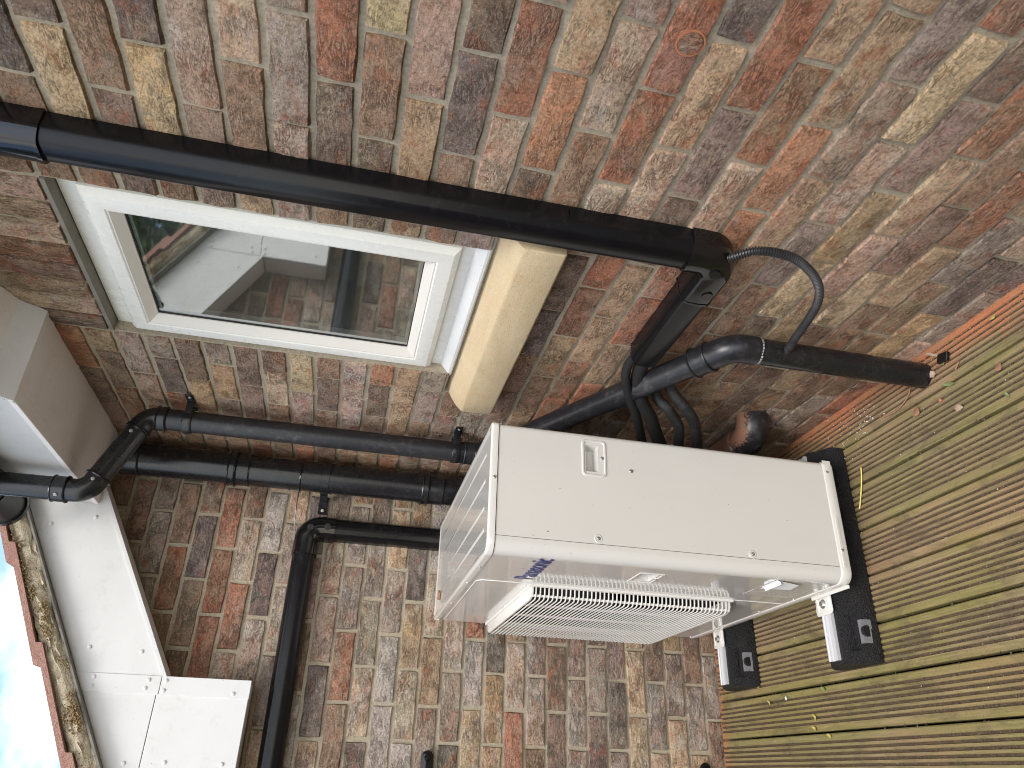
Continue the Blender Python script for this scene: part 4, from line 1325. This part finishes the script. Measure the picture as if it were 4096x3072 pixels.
# rating label, its top edge curling away
m = MB(); m.box((XF - .0006, -.785, .150), (XF - .0001, -.968, .298)); lb = m.build('rating_label', 'sticker', me_front)
m = MB(); secs = []
for k in range(9):
    a = R_(200 * k / 8)
    secs.append([(XF - .001 - .006 * (1 - math.cos(a)), y, .296 - .006 * math.sin(a) - .010 * (k / 8)) for y in (-.885, -.966)])
m.loft([[s_[0], s_[1]] for s_ in secs], cap=False, closed=False)
m.add([(XF - .002, -.868, .292), (XF - .002, -.966, .292), (XF - .008, -.960, .228), (XF - .008, -.905, .222)], [(0, 1, 2, 3)])
m.build('peeling_corner', 'paper', lb, 60, fix=False)

# fan cavity, fan, grille
m = MB()
a, b, c, d = GY0 + .012, GY1 - .012, GZ0 + .012, GZ1 - .012
x0, x1 = XF + .0005, XF + .20
m.add([(x0, a, c), (x0, b, c), (x0, b, d), (x0, a, d), (x1, a, c), (x1, b, c), (x1, b, d), (x1, a, d)], [(0, 1, 5, 4), (1, 2, 6, 5), (2, 3, 7, 6), (3, 0, 4, 7), (4, 5, 6, 7)])
m.build('fan_cavity', 'dark', hp, fix=False)
fy, fz = -.39, .59
m = MB(); m.tube([(XF + .03, fy, fz), (XF + .035, fy, fz), (XF + .10, fy, fz)], [.05, .06, .06], 24)
for bl in range(3):
    secs = []
    for k in range(7):
        t = k / 6; r = .055 + .215 * t; an = R_(bl * 120 + 20 + 25 * t); w_ = R_(52 - 12 * t)
        secs.append([(XF + .035, fy + r * math.cos(an), fz + r * math.sin(an)), (XF + .095, fy + r * math.cos(an + w_), fz + r * math.sin(an + w_)),
                     (XF + .099, fy + r * math.cos(an + w_), fz + r * math.sin(an + w_)), (XF + .039, fy + r * math.cos(an), fz + r * math.sin(an))])
    m.loft(secs)
m.build('fan', 'fan', hp, 40)
gr = MB(); gr.ring(GY0 - .006, GY1 + .006, GZ0 - .006, GZ1 + .006, [(0, XF), (.001, XF - .006), (.010, XF - .007), (.012, XF - .004), (.012, XF + .004)])
gm = gr.build('grille', 'grille', hp, 40)
GX = XF - .037
m = MB(); m.loft([[(XF, GY0 + .004, z), (XF - .020, GY0 + .005, z), (GX + .006, GY0 + .014, z), (GX, GY0 + .034, z), (GX, GY1 - .034, z), (GX + .006, GY1 - .014, z), (XF - .02, GY1 - .005, z), (XF, GY1 - .004, z)] for z in (GZ1 - .008, GZ1 - .001)])
m.build('grille_cap', 'grille', gm, 30, bevel=.0015)
m = MB(); m.loft([[(XF, GY0 + .004, z), (XF - .020, GY0 + .005, z), (GX + .006, GY0 + .014, z), (GX, GY0 + .034, z), (GX, GY1 - .034, z), (GX + .006, GY1 - .014, z), (XF - .02, GY1 - .005, z), (XF, GY1 - .004, z)] for z in (GZ0 + .001, GZ0 + .005)])
m.build('grille_cap', 'grille', gm, 30)
m = MB(); m.tube(fillet([(XF, GY0 + .005, 0), (GX, GY0 + .010, 0), (GX, GY1 - .010, 0), (XF, GY1 - .005, 0)], [.020, .020], 6), .0022, 6)
nb_ = 47
z1st = GZ0 + .013
b0_ = m.build('grille_bar', 'grille', gm, 60)
b0_.location = (0, 0, z1st)
me_bar = b0_.data
for k in range(1, nb_):
    o = bpy.data.objects.new('grille_bar', me_bar); COL.objects.link(o)
    o.parent = gm; o.matrix_parent_inverse = b0_.matrix_parent_inverse.copy()
    o.location = (0, 0, z1st + (GZ1 - GZ0 - .028) * k / (nb_ - 1))
for y in (-.690, -.54, -.39, -.24, -.09):
    m = MB(); m.box((GX + (.016 if -.68 < y < -.1 else .012), y - .002, GZ0 + .003), (GX + (.010 if -.68 < y < -.1 else .006), y + .002, GZ1 - .006)); m.build('grille_rib', 'grille', gm)
screw(gm, (XF - .0, -.369, .899), NR, .0045)

# mounting brackets under the unit
def bracket(y):
    m = MB()
    pts = [(-.500, y - .036), (-.560, y - .036)] + [(x, yy) for x, yy in arc(-.582, y - .026, .011, 270, 180, 4)] + [(x, yy) for x, yy in arc(-.582, y + .026, .011, 180, 90, 4)] + [(-.545, y + .034), (-.520, y + .028), (-.500, y + .028)]
    m.prism(pts, lambda p, d: (p[0], p[1], d), .0885, .0918)
    b = m.build('mounting_bracket', 'paint', hp, 40, bevel=.0008)
    for s in (-1, 1):
        m = MB(); m.tube([(-.53, y + s * .026, .0908), (-.582, y + s * .024, .0908)], .004, 8); m.build('stiffening_bead', 'paint', b, 50)
    m = MB(); m.tube([(-.563, y, .0918), (-.563, y, .0932)], .0125, 20); m.build('washer', 'zinc', b, 40)
    m = MB(); m.tube([(-.563, y, .0932), (-.563, y, .1005)], .0075, 6); m.build('bolt_head', 'zinc', b, 30)
FY1, FY2 = -.853, -.227
bracket(FY1); bracket(FY2)

# ------------------------------------------------------------------ rubber feet
def rubber_foot(y, label, seed):
    ft = thing('rubber_foot', (-.42, y, 0), label, 'rubber foot', 'rubber feet under the outdoor unit')
    rnd = random.Random(seed)
    m = MB(); secs = []
    xs = [-.722, -.718, -.700, -.692, -.688, -.600, -.596, -.58, -.44, -.425, -.415, -.32, -.31, -.25, -.24, -.152, -.148, -.14, -.122, -.118]
    for i, x in enumerate(xs):
        e = 1.0
        if i in (0, len(xs) - 1): e = .90
        elif i in (1, len(xs) - 2): e = .96
        rec = 1 if (-.690 < x < -.598 or -.242 < x < -.150 or -.42 < x < -.318) else 0
        jit = lambda: rnd.uniform(-.0012, .0012)
        sec = []
        half = [(.088, 0), (.090, .008), (.086, .034), (.080 - .004 * rec, .044 - .006 * rec), (.052 - .008 * rec, .058 - .014 * rec), (.044, .064 - .002 * rec), (.032, .0775), (.024, .079)]
        if e < 1: half = [(u * (e ** .6), z if z == 0 else z * (.55 + .45 * e if i in (0, len(xs) - 1) else 1)) for u, z in half]
        for u, z in half: sec.append((x + jit(), y - u + jit(), z))
        for u, z in reversed(half): sec.append((x + jit(), y + u + jit(), z))
        secs.append(sec)
    m.loft(secs)
    m.build('rubber_block', 'rubber', ft, 50)
    # slotted rail
    prof = [(-.0205, .0765), (-.0205, .0885), (-.0165, .0885), (-.0150, .0868), (-.0065, .0868), (-.0055, .0835), (.0055, .0835), (.0065, .0868), (.0150, .0868), (.0165, .0885), (.0205, .0885), (.0205, .0765)]
    m = MB(); m.prism(prof, lambda p, d: (d, y + p[0], p[1]), -.712, -.128)
    m.build('slotted_rail', 'alu', ft)
    for x in (-.645,):
        m = MB(); m.add([(x - .032, y - .0865, .0305), (x + .030, y - .0865, .0305), (x + .030, y - .0765, .0425), (x - .032, y - .0765, .0425)], [(0, 1, 2, 3)])
        bx2 = MB(); bx2.loft([[(x - .030, y - .0885, .020), (x - .030, y - .0845, .046), (x - .030, y - .070, .046), (x - .030, y - .070, .020)], [(x + .030, y - .0885, .020), (x + .030, y - .0845, .046), (x + .030, y - .070, .046), (x + .030, y - .070, .020)]])
        ins = bx2.build('insert_block', 'rubber_insert', ft)
        m = MB(); m.tube([(x, y - .080, .037), (x, y - .0895, .0345)], .0145, 18); m.build('insert_plug', 'rubber', ins, 40)
    return ft
rubber_foot(FY1, 'black rubber granulate mounting foot with silver rail at the camera-side end of the unit', 1)
rubber_foot(FY2, 'black rubber granulate mounting foot with silver rail beside the far brick wall', 2)

# ------------------------------------------------------------------ strap hinges on the far wall
def strap(x0, z, label):
    t = thing('strap_hinge', (x0, 0, z), label, 'hinge', 'black straps bolted to the far wall')
    m = MB(); pts = arc(x0 - .022, z, .0205, -90, 90, 8) + [(x0 - .30, z + .0205), (x0 - .30, z - .0205)]
    m.prism(pts, lambda p, d: (p[0], d, p[1]), -.008, -.003); s_ = m.build('strap', 'gloss_black', t, 30, bevel=.0012)
    m = MB(); m.tube([(x0 - .024, -.008, z), (x0 - .024, -.012, z), (x0 - .024, -.016, z)], [.0105, .0095, .005], 16); m.build('bolt_head', 'gloss_black', t, 40)
    m = MB(); m.tube([(x0 - .16, -.008, z), (x0 - .16, -.012, z), (x0 - .16, -.016, z)], [.0105, .0095, .005], 16); m.build('bolt_head', 'gloss_black', t, 40)
strap(-.938, 1.057, 'black metal strap hinge bolted to the far wall level with the unit top')
strap(-.945, .074, 'black metal strap hinge bolted to the far wall just above the deck')

# ------------------------------------------------------------------ litter on the deck
def leaf(x, y, rot, L, w, mat, curl, label, z=.001):
    L *= .82; w *= .85
    m = MB(); n = 7; vs = []; c, s = math.cos(rot), math.sin(rot)
    for i in range(n):
        t = i / (n - 1); a = (t - .5) * L
        hw = w * .5 * (math.sin(math.pi * min(1, t * .96 + .02)) ** .8)
        lift = curl * (2 * (t - .5)) ** 2
        for u, k in ((-hw, .5), (0, 0), (hw, .5)):
            vs.append((x + a * c - u * s, y + a * s + u * c, z + lift + k * abs(u) * .6 + .0008))
    fs = []
    for i in range(n - 1):
        for k in range(2): fs.append((i * 3 + k, i * 3 + k + 1, i * 3 + k + 4, i * 3 + k + 3))
    lo = m.add(vs, fs).build('fallen_leaf', mat, None, 60, fix=False)
    md = lo.modifiers.new('thickness', 'SOLIDIFY'); md.thickness = .0004
    return tag(lo, label, 'leaf', 'leaves fallen on the deck')
leaf(-.125, -1.375, 1.2, .050, .012, 'leaf_green', .006, 'largest curled green leaf lying by the foot of the downpipe')
leaf(-.035, -1.545, 1.9, .020, .009, 'leaf_yellow', .004, 'small yellow leaf in the brick dust against the wall')
leaf(-.225, -1.517, .4, .022, .010, 'leaf_green', .004, 'small dark green leaf between the decking boards near the picture edge')
leaf(-.062, -1.375, .2, .030, .010, 'leaf_green', .006, 'narrow green leaf beside the black plastic offcut')
leaf(-.105, -.895, 1.0, .022, .012, 'leaf_yellow', .004, 'yellow leaf scrap behind the camera-side rubber foot')
leaf(-.335, -.935, 1.3, .030, .010, 'leaf_green', .004, 'green leaf scrap pressed along the side of the rubber foot')
leaf(-.720, -.305, 1.4, .026, .012, 'leaf_yellow', .004, 'pale yellow leaf at the end of the far rubber foot')
leaf(-.775, -.36, .8, .026, .010, 'leaf_yellow', .005, 'tiny yellow leaf out on the boards nearest the far foot')
leaf(-.760, -.66, 1.2, .028, .012, 'leaf_green', .003, 'olive leaf with a stalk between the two rubber feet')
leaf(-.833, -.60, .5, .028, .013, 'leaf_yellow', .006, 'curled yellow leaf, upper of a close pair on the boards')
leaf(-.862, -.59, 1.0, .026, .012, 'leaf_yellow', .006, 'curled yellow leaf, lower of a close pair on the boards')
leaf(-.883, -.655, 1.2, .028, .012, 'leaf_yellow', .003, 'yellow leaf with a long stalk lying over a board gap')
leaf(-.145, -1.255, 2.3, .034, .026, 'leaf_brown', .008, 'crumpled brown leaf lying over the first board gap')
leaf(-.155, -1.52, 2.0, .026, .020, 'leaf_brown', .006, 'crumpled brown leaf in the second row of boards')
def stem(name, pts, r, mat, label):
    m = MB(); m.tube(smooth_path(pts, 8), r, 8)
    return tag(m.build(name, mat, None, 60), label, 'twig', 'stalks lying on the deck')
stem('straw_stalk', [(-.205, -1.005, .003), (-.235, -1.00, .004), (-.275, -.985, .004), (-.315, -.965, .003)], .0019, 'straw', 'bright yellow straw stalk lying across the boards')
stem('dry_twig', [(-.070, -1.255, .003), (-.095, -1.235, .005), (-.110, -1.19, .005), (-.105, -1.135, .003)], .0017, 'twig', 'curved reddish dry twig by the brick dust')
stem('dry_twig', [(-.085, -1.42, .003), (-.10, -1.405, .004)], .0018, 'twig', 'short straight dry twig below the downpipe foot')
def pebble(x, y, r, mat, label, seed):
    rnd = random.Random(seed); m = MB()
    m.add([(x + v.x * r * rnd.uniform(.75, 1.2), y + v.y * r * rnd.uniform(.75, 1.2), r * .5 + v.z * r * rnd.uniform(.45, .75)) for v in iv], jf)
    return tag(m.build('pebble', mat), label, 'pebble', 'grit on the deck')
pebble(-.195, -1.385, .012, 'pebble', 'largest brown stone chip on the boards', 1)
pebble(-.075, -1.335, .011, 'pebble', 'stone chip right beside the downpipe foot', 2)
pebble(-.058, -1.325, .007, 'pebble', 'smaller stone chip touching the wall side of the downpipe foot', 3)
pebble(-.15, -1.335, .006, 'terracotta', 'orange brick chip on the second board', 4)
pebble(-.77, -.46, .006, 'chalk', 'white stone chip out on the open boards', 5)
m = MB(); m.prism([(-.040, -1.372), (-.062, -1.362), (-.068, -1.395), (-.046, -1.402)], lambda p, d: (p[0], p[1], d), .002, .012)
tag(m.build('plastic_offcut', 'gloss_black', None, None, bevel=.002), 'square black plastic offcut lying in the brick dust by the wall', 'offcut')
m = MB(); m.prism([(-.012, -1.335), (-.038, -1.372), (-.042, -1.366), (-.016, -1.330)], lambda p, d: (p[0], p[1], d), .002, .005)
tag(m.build('plaster_sliver', 'pebble'), 'pale thin sliver of mortar next to the black offcut', 'sliver')
m = MB(); m.prism([(-.47, -.195), (-.455, -.165), (-.486, -.150), (-.492, -.185)], lambda p, d: (p[0], p[1], d), 1.0755, 1.081)
tag(m.build('leaf_litter', 'leaf_brown', None, None, bevel=.002), 'dark clump of leaf litter on the far corner of the unit lid', 'litter')
# brick dust heaps, crumbs and grit
rnd = random.Random(77)
m = MB()
def crumb(x, y, r, zz=0):
    m.add([(x + v.x * r * rnd.uniform(.6, 1.2), y + v.y * r * rnd.uniform(.6, 1.2), zz + r * .4 + v.z * r * rnd.uniform(.4, .9)) for v in iv], jf)
for _ in range(4200):
    y = rnd.uniform(-2.4, -.05)
    x = -min(.16, rnd.expovariate(34))
    crumb(x - .001, y, rnd.uniform(.0006, .0017) * (1.3 if x > -.03 else 1))
for _ in range(500):
    x = rnd.uniform(-1.6, -.62); y = -min(.09, rnd.expovariate(55)) - .012
    crumb(x, y, rnd.uniform(.0008, .0022))
d_ = m.build('brick_dust', 'terracotta', None, fix=False); tag(d_, 'orange brick dust drifted along the foot of the walls', 'dust', kind='stuff')
m = MB()
for _ in range(90):
    crumb(-abs(rnd.gauss(.075, .03)), rnd.gauss(-1.0, .07), rnd.uniform(.0009, .0024))
for _ in range(150):
    crumb(rnd.uniform(-1.3, 0), rnd.uniform(-2.2, -.05), rnd.uniform(.0008, .0018))
d_ = m.build('pale_grit', 'chalk', None, fix=False); tag(d_, 'white grit scattered over the boards', 'grit', kind='stuff')
m = MB()
for _ in range(420):
    gx = -.0575 - .1255 * rnd.randrange(12) + rnd.choice((-.0628, .0628)); crumb(gx + rnd.gauss(0, .003), rnd.uniform(-2.3, -.03), rnd.uniform(.0012, .0035), -.004)
d_ = m.build('leaf_mould', 'dirt', None, fix=False); tag(d_, 'dark debris caught in the board gaps', 'debris', kind='stuff')

# ------------------------------------------------------------------ tree beyond the roof (seen mirrored in the window)
tree = thing('garden_tree', (-4.4, 4.8, -.16), 'dark green tree standing beyond the tiled roof', 'tree')
m = MB(); m.tube([(-4.4, 4.8, -.16), (-4.35, 4.82, 1.6), (-4.4, 4.75, 3.2), (-4.3, 4.8, 4.8)], [.16, .13, .09, .04], 12)
for a in range(7):
    an = a * .9; m.tube([(-4.38, 4.78, 2.0 + a * .3), (-4.38 + math.cos(an) * .6, 4.78 + math.sin(an) * .6, 2.7 + a * .32), (-4.38 + math.cos(an) * 1.1, 4.78 + math.sin(an) * 1.1, 3.1 + a * .33)], [.05, .03, .012], 8)
m.build('trunk', 'bark', tree, 50)
rnd = random.Random(8); m = MB()
for _ in range(200):
    th = rnd.uniform(0, 6.283); ph = math.acos(rnd.uniform(-1, 1)); rr = rnd.random() ** .4
    c = Vector((-4.4 + 1.7 * rr * math.sin(ph) * math.cos(th), 4.8 + 1.7 * rr * math.sin(ph) * math.sin(th), 4.1 + 1.8 * rr * math.cos(ph)))
    for _ in range(80):
        p = c + Vector((rnd.gauss(0, .16), rnd.gauss(0, .16), rnd.gauss(0, .13)))
        a = Vector((rnd.gauss(0, 1), rnd.gauss(0, 1), rnd.gauss(0, .6))).normalized(); b = a.orthogonal().normalized()
        s_ = rnd.uniform(.04, .075)
        m.add([p - a * s_, p + b * s_ * .5, p + a * s_, p - b * s_ * .5], [(0, 1, 2, 3)])
m.build('crown', 'foliage', tree, fix=False)
